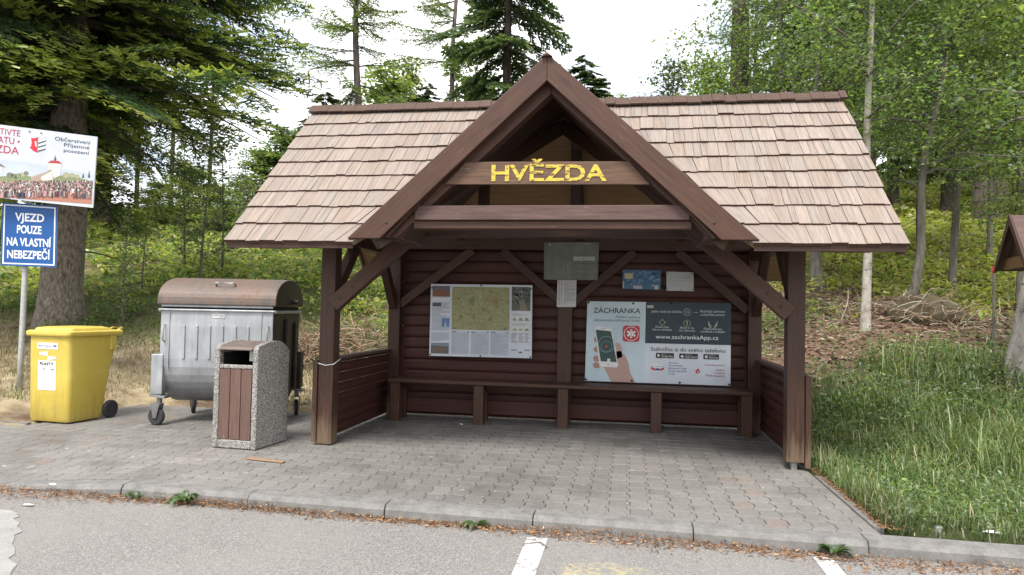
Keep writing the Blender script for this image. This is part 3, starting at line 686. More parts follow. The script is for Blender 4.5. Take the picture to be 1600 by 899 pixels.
# side half walls
for sx in (-1, 1):
    def side(g):
        x = sx*(A+.012); logs(g, .02, 2.17, x, .05, .80, .107, -sx, 'y', .03) if False else None
        z = .025
        while z < .80:
            h = min(.107, .81-z)-.006; xo, xi = x+sx*.02, x-sx*.022
            poly = [(xo, z), (x, z), (xi+sx*.012, z+.008), (xi, z+h*.4), (xi, z+h*.8), (x, z+h), (xo, z+h)]
            g.prism(poly, .02, 2.17, 'y'); z += .107
    HW = part('half_wall', side, M['wall'], bevel=.002)
    part('top_rail', lambda g: g.box(min(sx*(A-.05), sx*(A+.055)), max(sx*(A-.05), sx*(A+.055)), .155, 2.2, .812, .842), SG, HW, .004)
    part('end_board', lambda g: g.box(min(sx*(A+.003), sx*(A+.05)), max(sx*(A+.003), sx*(A+.05)), -.02, .10, .03, .83), S, HW, .003)
# bench
BE = part('bench', lambda g: (g.box(-A+.16, A-.16, 1.60, 1.775, .465, .508), g.box(-A+.16, A-.16, 1.785, 1.96, .465, .508)), SR, bevel=.008)
for x in (-2.03, -1.0, .0, 1.06, 2.05):
    part('bench_leg', lambda g: (g.box(x-.06, x+.06, 1.63, 1.75, -.01, .462), g.box(x-.035, x+.035, 1.752, 2.0, .37, .462), g.box(x-.05, x+.05, 1.92, 2.0, -.01, .368)), SR, BE, .006)
part('bench_rail', lambda g: g.box(-A+.17, A-.17, 2.005, 2.035, .07, .24), M['wall'], BE)
# ------------------------------------------------------------------ things fixed to the shelter
def corners(d, y): return [(x, y, z) for x, z in d]
K = (.02, .02, .025); WH = (.70, .73, .76); GRY = (.30, .34, .40)
# hiking map
s = Sheet(*corners([(-1.718, 1.667), (-.435, 1.670), (-.424, .776), (-1.72, .767)], 2.015), 1030, 740)
MP = Sheet(*corners([(-1.718, 1.667), (-.435, 1.670), (-.424, .776), (-1.72, .767)], 2.015), 1030, 740)
s.rect(6, 6, 1024, 734, (.60, .64, .71), 1)
s.rect(18, 18, 200, 130, (.13, .12, .16), 2); s.poly([(18, 70), (90, 58), (200, 75), (200, 130), (18, 130)], (.22, .10, .05), 3)
s.rect(16, 150, 200, 162, WH, 2); s.lines(18, 190, 200, 480, 24, GRY, .5, 2)
for k in range(7): s.rect(22+k*13, 196-random.random()*12, 34+k*13, 230, (.06, .08, .08), 3)
s.rect(122, 350, 202, 440, (.12, .22, .42), 3); s.poly([(150, 440), (160, 370), (172, 440)], (.45, .52, .6), 4)
s.lines(18, 500, 200, 590, 8, GRY, .5, 2)
s.rect(16, 605, 200, 715, (.12, .13, .12), 2); s.poly([(16, 605), (200, 612), (200, 640), (16, 632)], (.22, .25, .30), 3); s.poly([(40, 680), (110, 650), (180, 690)], (.22, .11, .06), 3)
for a in (222, 420, 618):
    s.rect(a, 476, a+185, 720, (.52, .56, .64), 2); s.rect(a+4, 484, a+50, 492, (.08, .09, .10), 3); s.rect(a+160, 482, a+180, 492, (.10, .12, .16), 3)
    s.lines(a+4, 500, a+180, 712, 26, (.33, .37, .43), .5, 3)
s.rect(826, 18, 1014, 262, (.10, .11, .09), 2)
for k in range(90):
    u, v = random.uniform(836, 1004), random.uniform(24, 180); s.disc(u, v, random.uniform(4, 12), random.choice([(.30, .33, .33), (.05, .07, .05), (.20, .24, .22), (.03, .04, .03)]), 3, 7)
s.poly([(900, 262), (925, 150), (945, 150), (990, 262)], (.22, .17, .14), 4)
for v0 in (285, 385):
    s.rect(826, v0, 1014, v0+85, (.62, .65, .68), 2)
    for k in range(3): s.poly([(835+k*60, v0+78), (850+k*60, v0+40+random.random()*20), (868+k*60, v0+55), (885+k*60, v0+78)], random.choice([(.30, .36, .16), (.42, .40, .2), (.2, .26, .14)]), 3)
    s.lines(835, v0+6, 1000, v0+30, 4, (.3, .33, .3), .4, 3, .8)
s.lines(826, 490, 890, 590, 9, (.2, .22, .2), .45, 2, .6); s.lines(900, 490, 955, 590, 9, (.2, .22, .2), .45, 2, .6); s.lines(962, 490, 1012, 590, 9, (.2, .22, .2), .45, 2, .6)
for u in (835, 855, 875, 965, 985, 1003): s.disc(u, 660, 7, (.05, .05, .05), 2, 10)
s.rect(900, 676, 935, 690, (.1, .1, .1), 2)
mt_ = s.finish('map_poster', 'large white hiking map poster with green map and photos on the back wall', 'poster', (.62, .65, .69), .01)
mm = MB(); q = [MP.P(222, 24, 3), MP.P(806, 24, 3), MP.P(806, 466, 3), MP.P(222, 466, 3)]
mm.add(q, [(0, 3, 2, 1)], [(0, .75), (0, 0), (1, 0), (1, .75)]); mm.build('map_print', M['map'], mt_)
sc_ = MB()
for u, v in ((15, 40), (1015, 40), (515, 10), (12, 726), (520, 730), (1016, 728)): c = MP.P(u, v, 2); sc_.lathe([(0, .011), (.006, .009), (.008, .003)], c, MP.n, 10)
sc_.build('screws', M['black'], mt_)
# rescue app poster, drawing units from a 1350 x 790 layout
s = Sheet(*corners([(.243, 1.486), (1.92, 1.495), (1.923, .528), (.228, .526)], 2.012), 1350, 785)
PALE, NAVY = (.50, .62, .68), (.022, .040, .055)
s.rect(0, 0, 560, 785, PALE, 1); s.rect(560, 0, 1350, 400, NAVY, 1); s.rect(560, 400, 1350, 785, (.62, .66, .72), 1)
s.poly([(330, 0), (560, 0), (560, 785), (420, 785)], (.53, .65, .70), 2)
s.text('ZÁCHRANKA', 285, 112, 52, (.03, .04, .055), 450, 'c', .012, 3)
s.text('Mobilní aplikace', 510, 160, 25, (.05, .07, .09), 232, 'r', 0, 3); s.text('Zdravotnické záchranné služby', 510, 194, 25, (.05, .07, .09), 440, 'r', 0, 3)
# hand and telephone
SK = (.47, .30, .26)
s.poly([(250, 500), (330, 480), (385, 540), (410, 600), (430, 700), (480, 785), (250, 785), (180, 650), (130, 600)], SK, 3)
s.poly([(285, 400), (325, 410), (345, 460), (350, 540), (300, 560)], (.50, .33, .29), 3)
for v in (360, 455, 545, 610): s.poly([(72, v+8), (95, v-14), (130, v), (140, v+45), (100, v+48), (78, v+35)], (.40, .22, .18), 3)
s.poly([(80, 255), (98, 240), (228, 262), (246, 282), (312, 625), (300, 645), (150, 640), (133, 620)], (.72, .72, .72), 4)
s.poly([(88, 278), (236, 292), (298, 592), (146, 588)], (.03, .07, .07), 5)
s.ring(196, 420, 80, 4, (.25, .38, .34), 6, 24); s.ring(196, 440, 52, 3, (.2, .32, .3), 6, 24); s.disc(196, 440, 10, (.60, .06, .06), 7); s.rect(208, 560, 236, 590, (.70, .72, .62), 6)
s.disc(218, 616, 11, (.55, .55, .55), 5); s.rect(140, 262, 178, 267, (.3, .3, .3), 5)
s.rrect(348, 232, 508, 390, 26, (.50, .04, .06), 4); s.ring(428, 311, 70, 6, (.78, .7, .7), 5)
for k in range(3):
    t = rad(60*k); du, dv = math.sin(t), -math.cos(t)
    s.poly([(428+du*44+dv*10, 311+dv*44-du*10), (428+du*44-dv*10, 311+dv*44+du*10), (428-du*44-dv*10, 311-dv*44+du*10), (428-du*44+dv*10, 311-dv*44-du*10)], (.80, .8, .8), 6+k)
s.rect(426, 275, 430, 347, (.5, .04, .06), 9)
LT = (.52, .56, .58); GO = (.36, .36, .26)
s.text('Jedno stisknutí tlačítka', 612, 100, 24, LT, 285, 'l', .006, 3); s.ring(948, 92, 36, 4, GO, 3); s.ring(948, 92, 18, 4, GO, 3); s.poly([(940, 92), (962, 88), (962, 96)], GO, 4)
s.rect(1005, 92, 1050, 95, LT, 3); s.text('Rychlejší záchrana', 1070, 92, 24, LT, 225, 'l', .006, 3); s.text('a okamžitá pomoc', 1070, 124, 24, LT, 222, 'l', .006, 3)
s.ring(718, 195, 24, 4, GO, 3)
for t in range(4): s.rect(716+24*math.cos(t*1.5708)-4, 193+26*math.sin(t*1.5708)-4, 722+24*math.cos(t*1.5708), 199+26*math.sin(t*1.5708), GO, 4)
s.ring(948, 200, 34, 4, GO, 3); s.rect(942, 178, 954, 206, GO, 3); s.disc(948, 216, 6, GO, 3)
for sg in (-1, 1): s.poly([(1185+sg*10, 232), (1185+sg*44, 170), (1185+sg*40, 215), (1185+sg*16, 240)], GO, 3)
s.text('Ihned víme', 718, 248, 21, LT, 125, 'c', .006, 3); s.text('kde se nacházíte', 718, 274, 21, LT, 182, 'c', .006, 3)
s.text('Máme o vás', 948, 252, 21, LT, 130, 'c', .006, 3); s.text('více informací', 948, 278, 21, LT, 152, 'c', .006, 3)
s.text('Přizpůsobení pro', 1185, 258, 21, LT, 165, 'c', .006, 3); s.text('nevidomé a neslyšící', 1185, 284, 21, LT, 220, 'c', .006, 3)
s.text('www.zachrankaApp.cz', 948, 352, 40, (.72, .75, .76), 580, 'c', .004, 3)
s.text('Stáhněte si do svého telefonu', 958, 472, 38, (.04, .05, .07), 685, 'c', .008, 3)
for u0, u1, a, b in ((664, 832, 'Nyní na', 'Google Play'), (880, 1052, 'Stáhněte v', 'App Store'), (1102, 1244, 'Stáhněte z', 'Microsoft')):
    s.rrect(u0, 490, u1, 540, 7, K, 3); s.text(a, u0+54, 507, 10, LT, None, 'l', 0, 5); s.text(b, u0+54, 530, 19, (.7, .7, .7), u1-u0-64, 'l', .004, 5)
s.poly([(680, 500), (706, 515), (680, 530)], (.7, .7, .7), 4); s.disc(908, 518, 13, (.7, .7, .7), 4); s.rect(1116, 503, 1142, 529, (.6, .6, .6), 4)
s.ring(682, 638, 70, 4, (.3, .3, .32), 3) if False else s.poly([(682+72*math.cos(t), 634+36*math.sin(t)) for t in np.linspace(0, 6.28, 30)], (.72, .74, .76), 3)
for sg in (-1, 1): s.poly([(682+sg*20, 645), (682+sg*64, 625), (682+sg*60, 650), (682+sg*26, 665)], (.45, .05, .06), 4)
s.rect(662, 640, 702, 660, (.03, .07, .28), 5); s.rect(618, 620, 746, 624, (.2, .2, .22), 4)
for k, t in enumerate(('Asociace', 'Zdravotnických', 'záchranných služeb', 'České republiky', 'a kraje')): s.text(t, 782, 590+k*26, 17, (.05, .13, .27), (92, 132, 168, 172, 60)[k], 'l', .006, 3)
s.text('Generální partner', 1296, 600, 19, (.36, .06, .10), 180, 'r', .004, 3)
for k, t in enumerate(('Nadace', 'Vodafone', 'Česká republika')): s.text(t, 1296, 646+k*28, 19, (.36, .06, .10), (78, 96, 172)[k], 'r', .004, 3)
s.disc(1052, 658, 20, (.55, .03, .04), 3); s.poly([(1040, 650), (1062, 622), (1058, 650)], (.55, .03, .04), 4); s.disc(1054, 661, 8, (.62, .6, .62), 5)
s.rect(572, 30, 632, 58, (.42, .44, .40), 3)
zt = s.finish('rescue_app_poster', 'wide pale and navy poster reading ZÁCHRANKA above the bench', 'poster', (.5, .55, .6), .01)
sc_ = MB()
for u, v in ((12, 12), (440, 16), (10, 770), (445, 768), (890, 770), (1338, 772), (800, 8)): sc_.lathe([(0, .013), (.006, .011), (.008, .004)], s.P(u, v, 3), s.n, 10)
sc_.build('screws', M['black'], zt)
# grimy board on the central wall post
s = Sheet(*corners([(-.289, 2.187), (.364, 2.191), (.356, 1.75), (-.28, 1.749)], 1.985), 480, 330, .0015)
s.rect(258, 122, 455, 160, (.36, .38, .35), 1); s.rect(255, 118, 458, 122, (.05, .06, .05), 1); s.rect(250, 20, 254, 320, (.09, .10, .08), 1)
for v in (185, 230, 280): s.rect(258, v, 455, v+4, (.08, .09, .075), 1)
s.rect(345, 137, 358, 148, (.1, .1, .1), 2); s.rect(40, 10, 52, 24, (.45, .47, .45), 1); s.rect(350, 6, 415, 10, (.4, .42, .38), 1)
gb = s.finish('weathered_notice_board', 'grimy grey green notice board high on the central wall post', 'notice board', (1, 1, 1), .03, 'board')
fr = MB()
for a, b, c, d in ((-6, -6, 486, 4), (-6, 326, 486, 336), (-6, 4, 4, 326), (476, 4, 486, 326)):
    p = [s.P(a, b, -18), s.P(c, b, -18), s.P(c, d, -18), s.P(a, d, -18)]; p2 = [x-s.n*-.034 for x in p]; fr.add(p+p2, [(0, 1, 2, 3), (7, 6, 5, 4), (0, 4, 5, 1), (1, 5, 6, 2), (2, 6, 7, 3), (3, 7, 4, 0)])
fr.build('frame', M['board'], gb)
s = Sheet(*corners([(-.128, 1.738), (.106, 1.741), (.104, 1.414), (-.13, 1.409)], 2.022), 170, 235, .0012)
s.rect(2, 2, 168, 233, (.52, .53, .54), 1)
for k in range(11):
    for u in (14, 34): s.rect(u, 14+k*19, u+11, 24+k*19, random.choice([(.22, .12, .12), (.12, .12, .14), (.3, .26, .26)]), 2)
s.lines(62, 18, 160, 190, 22, (.24, .24, .25), .4, 2, .2); s.ring(72, 200, 11, 3, (.2, .2, .2), 2, 14)
s.finish('paper_notice', 'narrow white paper notice pinned below the grimy notice board', 'notice', (.52, .53, .54), .002)
s = Sheet(*corners([(.658, 1.88), (1.112, 1.877), (1.115, 1.64), (.662, 1.648)], 2.117), 345, 170, .0012)
s.rect(0, 0, 345, 170, (.06, .14, .25), 1)
for k in range(60):
    u, v = random.uniform(5, 310), random.uniform(5, 140); s.rect(u, v, u+random.uniform(12, 32), v+random.uniform(8, 26), random.choice([(.10, .22, .36), (.04, .10, .20), (.20, .30, .40), (.02, .06, .14)]), 2+k % 3)
s.rect(18, 30, 92, 80, (.48, .44, .24), 6); s.rect(96, 138, 176, 166, (.45, .40, .46), 6); s.rect(288, 130, 322, 166, (.45, .52, .48), 6); s.rect(0, 100, 12, 165, (.42, .44, .42), 6)
s.finish('blue_notice', 'small blue collage notice above the wide poster', 'notice', (.10, .16, .24), .006)
s = Sheet(*corners([(1.179, 1.863), (1.499, 1.859), (1.502, 1.631), (1.182, 1.633)], 2.117), 240, 165, .0012)
s.rect(3, 3, 237, 162, (.47, .48, .47), 1); s.lines(18, 24, 222, 140, 10, (.36, .37, .37), .3, 2, .4); s.rect(150, 40, 200, 62, (.38, .39, .39), 3)
for u, v in ((12, 12), (228, 12), (12, 150), (226, 148), (125, 156)): s.disc(u, v, 5, K, 3, 8)
s.finish('white_notice', 'small plain white notice beside the blue notice', 'notice', (.45, .46, .45), .005)
# cord tied round the left post
cb = MB(); x0, x1, z = -A-.008, -A+.158, .80
cb.tube([(-A-.06, .02, .835), (-A-.035, -.012, .815), (x0, -.008, z), (-A+.08, -.012, z-.02), (x1, -.006, z-.006), (x1+.006, .08, z+.02), (x1, .158, z+.03), (x0, .158, z+.03), (x0-.004, .07, z+.02), (x0, -.006, z+.005)], .0045, 6)
tag(cb.build('tied_cord', M['white'], None, True), 'thin white cord tied round the front left shelter post', 'cord')
#==OBJECTS==
def soft_box_rings(rings, mb, mi=0, col=(1, 1, 1), caps=True):
    n = len(rings[0]); v = [p for r in rings for p in r]
    fs = [(i*n+k, i*n+(k+1) % n, (i+1)*n+(k+1) % n, (i+1)*n+k) for i in range(len(rings)-1) for k in range(n)]
    if caps: fs += [tuple(range(n))[::-1], tuple(range((len(rings)-1)*n, len(rings)*n))]
    mb.add(v, fs, None, mi, col)
def rring(x0, x1, y0, y1, z, r, k=4):
    p = []
    for cx, cy, a in ((x1-r, y1-r, 0), (x0+r, y1-r, 90), (x0+r, y0+r, 180), (x1-r, y0+r, 270)):
        p += [(cx+r*math.cos(rad(a+t)), cy+r*math.sin(rad(a+t)), z) for t in np.linspace(0, 90, k)]
    return p
def wheel(parent, name, c, axis_, r, wd, local=True):
    g = MB(); h = wd/2; g.lathe([(-h, r*.62), (-h, r*.86), (-h*.6, r), (h*.6, r), (h, r*.86), (h, r*.62)], c, axis_, 28)
    o = g.build('tyre' if False else name, M['rubber'], parent, False, .004, local=local)
    g = MB(); g.lathe([(-h-.004, r*.2), (-h*.6, r*.25), (-h*.5, r*.6), (h*.5, r*.6), (h*.6, r*.25), (h+.004, r*.2)], c, axis_, 20); g.build('hub', M['steel'] if name != 'wheel' else M['rubber'], o, False, .002, local=True)
    return o
# ---- yellow wheelie bin (local: front at y=0 facing -y)
yb = thing('wheeled_bin', 'yellow plastic wheeled bin marked PLASTY by the left verge', 'bin', (-5.595, .355, 0), rad(-5.5))
g = MB()
soft_box_rings([rring(-.268, .268, .03, .48, .02, .045), rring(-.278, .278, .015, .50, .06, .05), rring(-.281, .281, .0, .58, .55, .05), rring(-.282, .282, -.015, .69, .96, .05), rring(-.285, .285, -.018, .70, .99, .05), rring(-.255, .255, .012, .67, .99, .04), rring(-.25, .25, .015, .66, .90, .04)], g)
body = g.build('body', M['yellow'], yb, True, 0, local=True)
es = body.modifiers.new('es', 'EDGE_SPLIT'); es.split_angle = rad(50)
g = MB()
soft_box_rings([rring(-.305, .305, -.045, .73, .965, .05), rring(-.312, .312, -.052, .74, .985, .055), rring(-.312, .312, -.052, .74, 1.015, .055), rring(-.295, .295, -.035, .72, 1.028, .055)], g)
soft_box_rings([rring(-.262, .262, .0, .60, 1.0275, .06), rring(-.25, .25, .02, .59, 1.055, .06), rring(-.20, .20, .10, .55, 1.068, .06)], g)
ld = g.build('lid', M['yellow'], yb, False, .006, local=True)
for x in (-.16, .16):
    g = MB(); g.tube([(x-.07, .70, 1.02), (x-.07, .78, 1.05), (x+.07, .78, 1.05), (x+.07, .70, 1.02)], .014, 8); g.build('handle', M['yellow'], yb, True, 0, local=True)
g = MB(); g.box(-.30, -.272, .55, .62, .80, .985); g.box(.272, .30, .55, .62, .80, .985); g.build('side_bracket', M['yellow'], yb, False, .004, local=True)
for x in (-.285, .285): wheel(yb, 'wheel', (x, .58, .105), (1, 0, 0), .105, .05)
g = MB(); g.tube([(-.28, .58, .105), (.28, .58, .105)], .012, 10); g.build('axle', M['steel'], yb, True, 0, local=True)
def ylab(u0, v0, u1, v1):      # front face slopes: y as function of z
    def fy(z): return np.interp(z, [.02, .06, .55, .96], [.03, .015, 0, -.015])-.003
    return [(u0, fy(v1), v1), (u1, fy(v1), v1), (u1, fy(v0), v0), (u0, fy(v0), v0)]
def sticker(q, W, H, base): return Sheet(*q, W, H, .001)
s = sticker(ylab(-.14, .367, .105, .694), 165, 315, 1); s.rect(0, 0, 165, 315, (.72, .73, .72), 0.5)
s.text('PLASTY', 82, 48, 30, (.02, .04, .03), 130, 'c', .03, 3); s.text('sem patří tyto', 82, 72, 11, (.1, .12, .1), 100, 'c', 0, 2)
s.lines(10, 100, 72, 260, 11, (.42, .45, .45), .4, 2, .5); s.lines(80, 100, 152, 260, 11, (.42, .45, .45), .4, 2, .5); s.rect(48, 84, 66, 96, (.1, .2, .16), 2); s.rect(124, 84, 150, 96, (.1, .14, .16), 2)
s.base = (.72, .73, .72); s.mb.build('label_sheet', M['print'], yb, local=True); s.tx.build('lettering', M['print'], yb, local=True)
s = sticker(ylab(-.15, .82, .13, .892), 185, 60, 1); s.rect(0, 0, 185, 60, (.74, .75, .78), .5); s.text('Marius Pedersen', 12, 36, 15, (.05, .07, .28), 115, 'l', .01, 2); s.disc(152, 28, 9, (.05, .2, .45), 2); s.disc(166, 28, 9, (.05, .1, .35), 3)
s.mb.build('company_sticker', M['print'], yb, local=True); s.tx.build('lettering', M['print'], yb, local=True)
s = sticker(ylab(-.125, .70, .12, .795), 165, 70, 1); s.poly([(0, 8), (80, 0), (80, 36), (5, 30)], (.76, .75, .70), 1); s.poly([(80, 38), (160, 40), (160, 58), (78, 70)], (.76, .75, .70), 1.5); s.mb.build('torn_sticker', M['print'], yb, local=True)

# ---- big galvanised container with round lid. local: x along front, y back, centre at origin
CT = thing('waste_container', 'large grey galvanised waste container with rusty domed lid', 'container', (-3.88, 1.18, 0), rad(9.8))
HW_, HD = .625, .50; BZ = .74
def body_prof(k=1.0):   # (y,z) closed U profile
    p = [(-HD, 1.29), (-HD-.005, 1.1), (-HD, BZ)]
    for t in np.linspace(190, 350, 17): p.append((HD*math.cos(rad(t))*1.0, BZ+.0+ .52*math.sin(rad(t))))
    p += [(HD, BZ), (HD, 1.29)]
    return p
g = MB(); pr = body_prof(); g.prism(pr, -HW_, HW_, 'x')
c0 = g.c[0]; nface = len(c0[2]); mi = np.zeros(nface, int); mi[:2] = 1; g.c[0] = (c0[0], c0[1], c0[2], c0[3], mi, c0[5])
cb_ = g.build('body', [M['galv'], M['galv_end']], CT, False, .012, local=True)
g = MB()
for k in range(6):      # pressed ribs on the front
    x = -.36+k*.142
    g.beam((x, -HD-.006, .74), (x, -HD-.008, 1.12), .03, .022, (0, -1, 0))
g.build('pressed_ribs', M['galv'], cb_, False, .009, local=True, seg=3)
g = MB(); g.box(-HW_-.02, HW_+.02, -HD-.03, -HD-.002, 1.275, 1.298); g.box(-HW_-.02, HW_+.02, HD+.002, HD+.035, 1.265, 1.30); g.box(-HW_-.03, -HW_-.002, -HD, HD, 1.262, 1.298); g.box(HW_+.002, HW_+.03, -HD, HD, 1.262, 1.298)
g.build('rim', M['galv'], cb_, False, .008, local=True)
g = MB()
for x in (-HW_+.10, HW_-.13): g.beam((x, -HD-.009, .62), (x, -HD-.009, 1.26), .012, .01, (0, -1, 0))
g.build('seam', M['galv'], cb_, False, .003, local=True)
for sx in (-1, 1):
    g = MB(); x = sx*(HW_-.05) ; g.tube([(x, -HD-.005, .93), (x, -HD-.045, .95), (x, -HD-.045, 1.10), (x, -HD-.005, 1.12)], .008, 8); g.build('handle', M['steel'], CT, True, 0, local=True)
# lid: barrel
g = MB(); LZ = 1.405; t_ = np.linspace(180, 0, 25); prof = [((HD+.03)*math.cos(rad(t)), LZ-.02+ .275*math.sin(rad(t))**.9) for t in t_]
prof = [(-HD-.03, LZ-.06)]+prof+[(HD+.03, LZ-.06)]
g.prism(prof, -HW_-.035, HW_+.035, 'x'); c0 = g.c[0]; mi = np.zeros(len(c0[2]), int); mi[:2] = 1; g.c[0] = (c0[0], c0[1], c0[2], c0[3], mi, c0[5])
lid = g.build('lid', [M['rust'], M['galv_end']], CT, False, .012, local=True)
g = MB(); g.box(-HW_+.005, HW_-.005, -HD-.008, -HD+.004, LZ-.085, LZ-.062); g.build('lid_lip', M['galv'], lid, False, .002, local=True)
g = MB(); g.box(-HW_+.01, HW_-.01, -HD+.03, HD-.03, 1.291, LZ-.062); g.build('gap_shade_block', M['black'], CT, local=True)  # black block fills the slit under the lid in place of its shade
yh, zh = -.40, LZ-.02+.275*(math.sin(math.acos(.40/(HD+.03))))**.9
g = MB(); g.tube([(-.06, yh+.01, zh-.005), (-.055, yh-.05, zh+.02), (-.04, yh-.055, zh+.025), (.14, yh-.055, zh+.025), (.155, yh-.05, zh+.02), (.16, yh+.01, zh-.005)], .010, 8); g.build('handle', M['steel'], lid, True, 0, local=True)
# end discs and lifting pins, corner gussets and castors
for sx in (-1, 1):
    g = MB(); g.tube([(sx*(HW_+.0), .06, 1.40), (sx*(HW_+.11), .06, 1.40)], .026, 14); g.build('lifting_pin', M['galv_end'], CT, False, .004, local=True)
    g = MB(); g.beam((sx*(HW_+.022), -.05, .40), (sx*(HW_+.022), -.05, 1.20), .03, .10, (0, 1, 0)); g.beam((sx*(HW_+.02), .30, .35), (sx*(HW_+.02), .30, 1.15), .03, .08, (0, 1, 0)); g.build('end_rib', M['galv_end'], CT, False, .006, local=True)
    for sy in (-1, 1):
        x, y = sx*(HW_+.01), sy*(HD-.06)
        g = MB(); g.box(x-.075, x+.055, y-.05 if sy > 0 else y-.075, y+.075 if sy > 0 else y+.05, .34, .79); g.build('corner_bracket', M['galv'] if sy < 0 else M['galv_end'], CT, False, .01, local=True)
        ax_ = (.22, 1, 0) if sy < 0 else (1, .35, 0); an = np.array(ax_)/np.linalg.norm(ax_); pn = np.array([-an[1], an[0], 0]); wc = np.array([x-.01, y-.035, .098]) if sy < 0 else np.array([x, y, .098])
        g = MB(); g.frame_box((x, y, .322), (.085, 0, -.012), (0, .07, 0), (0.002, 0, .014)); g.tube([(x, y, .31), (x, y, .235)], .028, 12)
        for o in (-1, 1):
            c = wc+an*.034*o; pp = [c+pn*.05+[0, 0, .135], c-pn*.06+[0, 0, .135], c-pn*.022-[0, 0, .02], c+pn*.022-[0, 0, .02]]; q = [p_+an*.007*o for p_ in pp]
            g.add(pp+q, [(0, 1, 2, 3), (7, 6, 5, 4), (0, 4, 5, 1), (1, 5, 6, 2), (2, 6, 7, 3), (3, 7, 4, 0)])
        g.frame_box(wc+[0, 0, .137], pn*.06, an*.042, (0, 0, .006)); g.build('castor_fork', M['galv'], CT, False, .003, local=True)
        wheel(CT, 'castor', tuple(wc), ax_, .098, .046)
s = Sheet((-.045, -HD-.0095, 1.245), (.085, -HD-.0095, 1.245), (.085, -HD-.0095, 1.205), (-.045, -HD-.0095, 1.205), 130, 40, .001)
s.rect(0, 0, 130, 40, (.6, .6, .6), 0.5); s.rect(8, 6, 60, 20, (.3, .25, .25), 1.5); s.lines(66, 6, 122, 34, 3, (.2, .2, .2), .5, 1.5); s.mb.build('maker_plate', M['print'], CT, local=True)

# ---- concrete litter bin. local: front at y=0, x centred
LB = thing('litter_bin', 'pebble concrete litter bin with brown planks before the container', 'litter bin', (-2.912, -.405, 0), rad(-3.9))
W2, D2 = .231, .56
def topz(y): return .965+.045*math.sin(min(1, max(0, y/.30))*math.pi/2)-.10*max(0, (y-.34)/.22)**2
prof = [(0, 0.005), (D2, .005), (D2, topz(D2))]+[(y, topz(y)) for y in np.linspace(D2, 0, 14)[1:]]
prof[-1] = (.0, .935); prof.insert(-1, (.02, .965))
def sidep(g, x0, x1): g.prism(prof, x0, x1, 'x')
g = MB(); sidep(g, -W2, -W2+.055); sidep(g, W2-.055, W2); g.box(-W2+.055, W2-.055, D2-.05, D2-.002, .0055, .88); g.box(-W2+.055, W2-.055, .004, .05, .006, .085); g.box(-W2+.055, W2-.055, .003, .045, .752, .79); g.box(-W2+.055, W2-.055, .05, D2-.05, .02, .06)
shl = g.build('shell', M['aggregate'], LB, False, .012, local=True, seg=3)
for k in range(3):
    x = -W2+.0585+k*.1150; g = MB(); g.box(x, x+.108, .010, .035, .088, .749); g.build('plank', M['slat'], LB, False, .004, local=True)
g = MB(); pts = [(y, topz(y)-.012) for y in np.linspace(.004, D2-.03, 14)]
lidp = [(-.012, .928), (-.012, .938)]+[(y, z+.004) for y, z in pts]+[(y, z-.004) for y, z in pts[::-1]]
g.prism(lidp, -W2+.056, W2-.056, 'x'); g.build('lid', M['brown_metal'], LB, False, .002, local=True)
g = MB(); g.box(-W2+.058, W2-.058, .05, .054, .09, .745); g.box(-W2+.058, W2-.058, D2-.06, D2-.053, .06, .90); g.box(-W2+.056, -W2+.06, .06, D2-.06, .06, .9); g.box(W2-.06, W2-.056, .06, D2-.06, .06, .9); g.build('liner', M['black'], LB, local=True)
g = MB(); g.box(W2-.125, W2-.06, .055, .06, .825, .92); g.build('ash_plate', M['steel'], LB, False, .002, local=True)

# ---- sign post, blue sign and billboard
pb = np.array([-6.924, 1.364, float(hgt(-6.924, 1.364))-.05]); pd = np.array([.026, -.02, 1.0])
SP = thing('sign_post', 'leaning grey metal pole carrying the blue entry sign', 'sign post', tuple(pb))
g = MB(); g.tube([pb+pd*k for k in np.linspace(0, 3.35, 8)], .033, 14); g.build('pole', M['pole'], SP, True)
q = [at(*p, 8.93) for p in ((4, 316), (90, 322), (88, 418), (1, 415))]
s = Sheet(*q, 700, 800, .0016)
s.rect(0, 0, 700, 800, (.012, .085, .29), .6)
for a, b, c, d in ((22, 22, 678, 38), (22, 762, 678, 778), (22, 38, 38, 762), (662, 38, 678, 762)): s.rect(a, b, c, d, (.75, .77, .8), 1.6)
for t, v, wd in (('VJEZD', 222, 370), ('POUZE', 378, 310), ('NA VLASTNÍ', 540, 560), ('NEBEZPEČÍ', 700, 540)): s.text(t, 350, v, 104, (.78, .80, .82), wd, 'c', .022, 2)
s.base = (.3, .32, .34)
bl = s.backing(.012).build('blue_panel', M['steel'], SP); s.mb.build('blue_face', M['print'], bl); s.tx.build('lettering', M['print'], bl)
g = MB()
for v in (200, 600): c = s.P(330, v, -22); g.beam(c+np.array([-.06, 0, 0]), c+np.array([.08, 0, 0]), .05, .03)
g.build('clamp', M['steel'], SP)
tr, br = at(152, 214, 8.85), at(145, 325, 8.86); tl0, bl0 = at(0, 195, 8.75), at(0, 313, 8.75)
tl = tr+(tl0-tr)*1.47; bl_ = tl+(br-tr)*1.02
s = Sheet(tl, tr, br, bl_, 1500, 900, .0016)
U = lambda px: 1500-(975-px)*1500/(975*1.47)      # photo zoom columns -> drawing units
V = lambda px, py: (py-(30+.132*px))*900/742
def B(px, py): return (U(px), V(px, py))
SKY = (.45, .50, .57); s.rect(0, 0, 1500, 900, (.52, .55, .61), 1)
s.poly([(0, 480), (700, 420), (1500, 480), (1500, 640), (0, 640)], SKY, 1.6)
s.text('NAVŠTIVTE', U(208), V(200, 152), 80, (.42, .03, .06), 425, 'r', .0, 3)
s.text('CHATU •', U(206), V(200, 238), 84, (.42, .03, .06), 350, 'r', .0, 3)
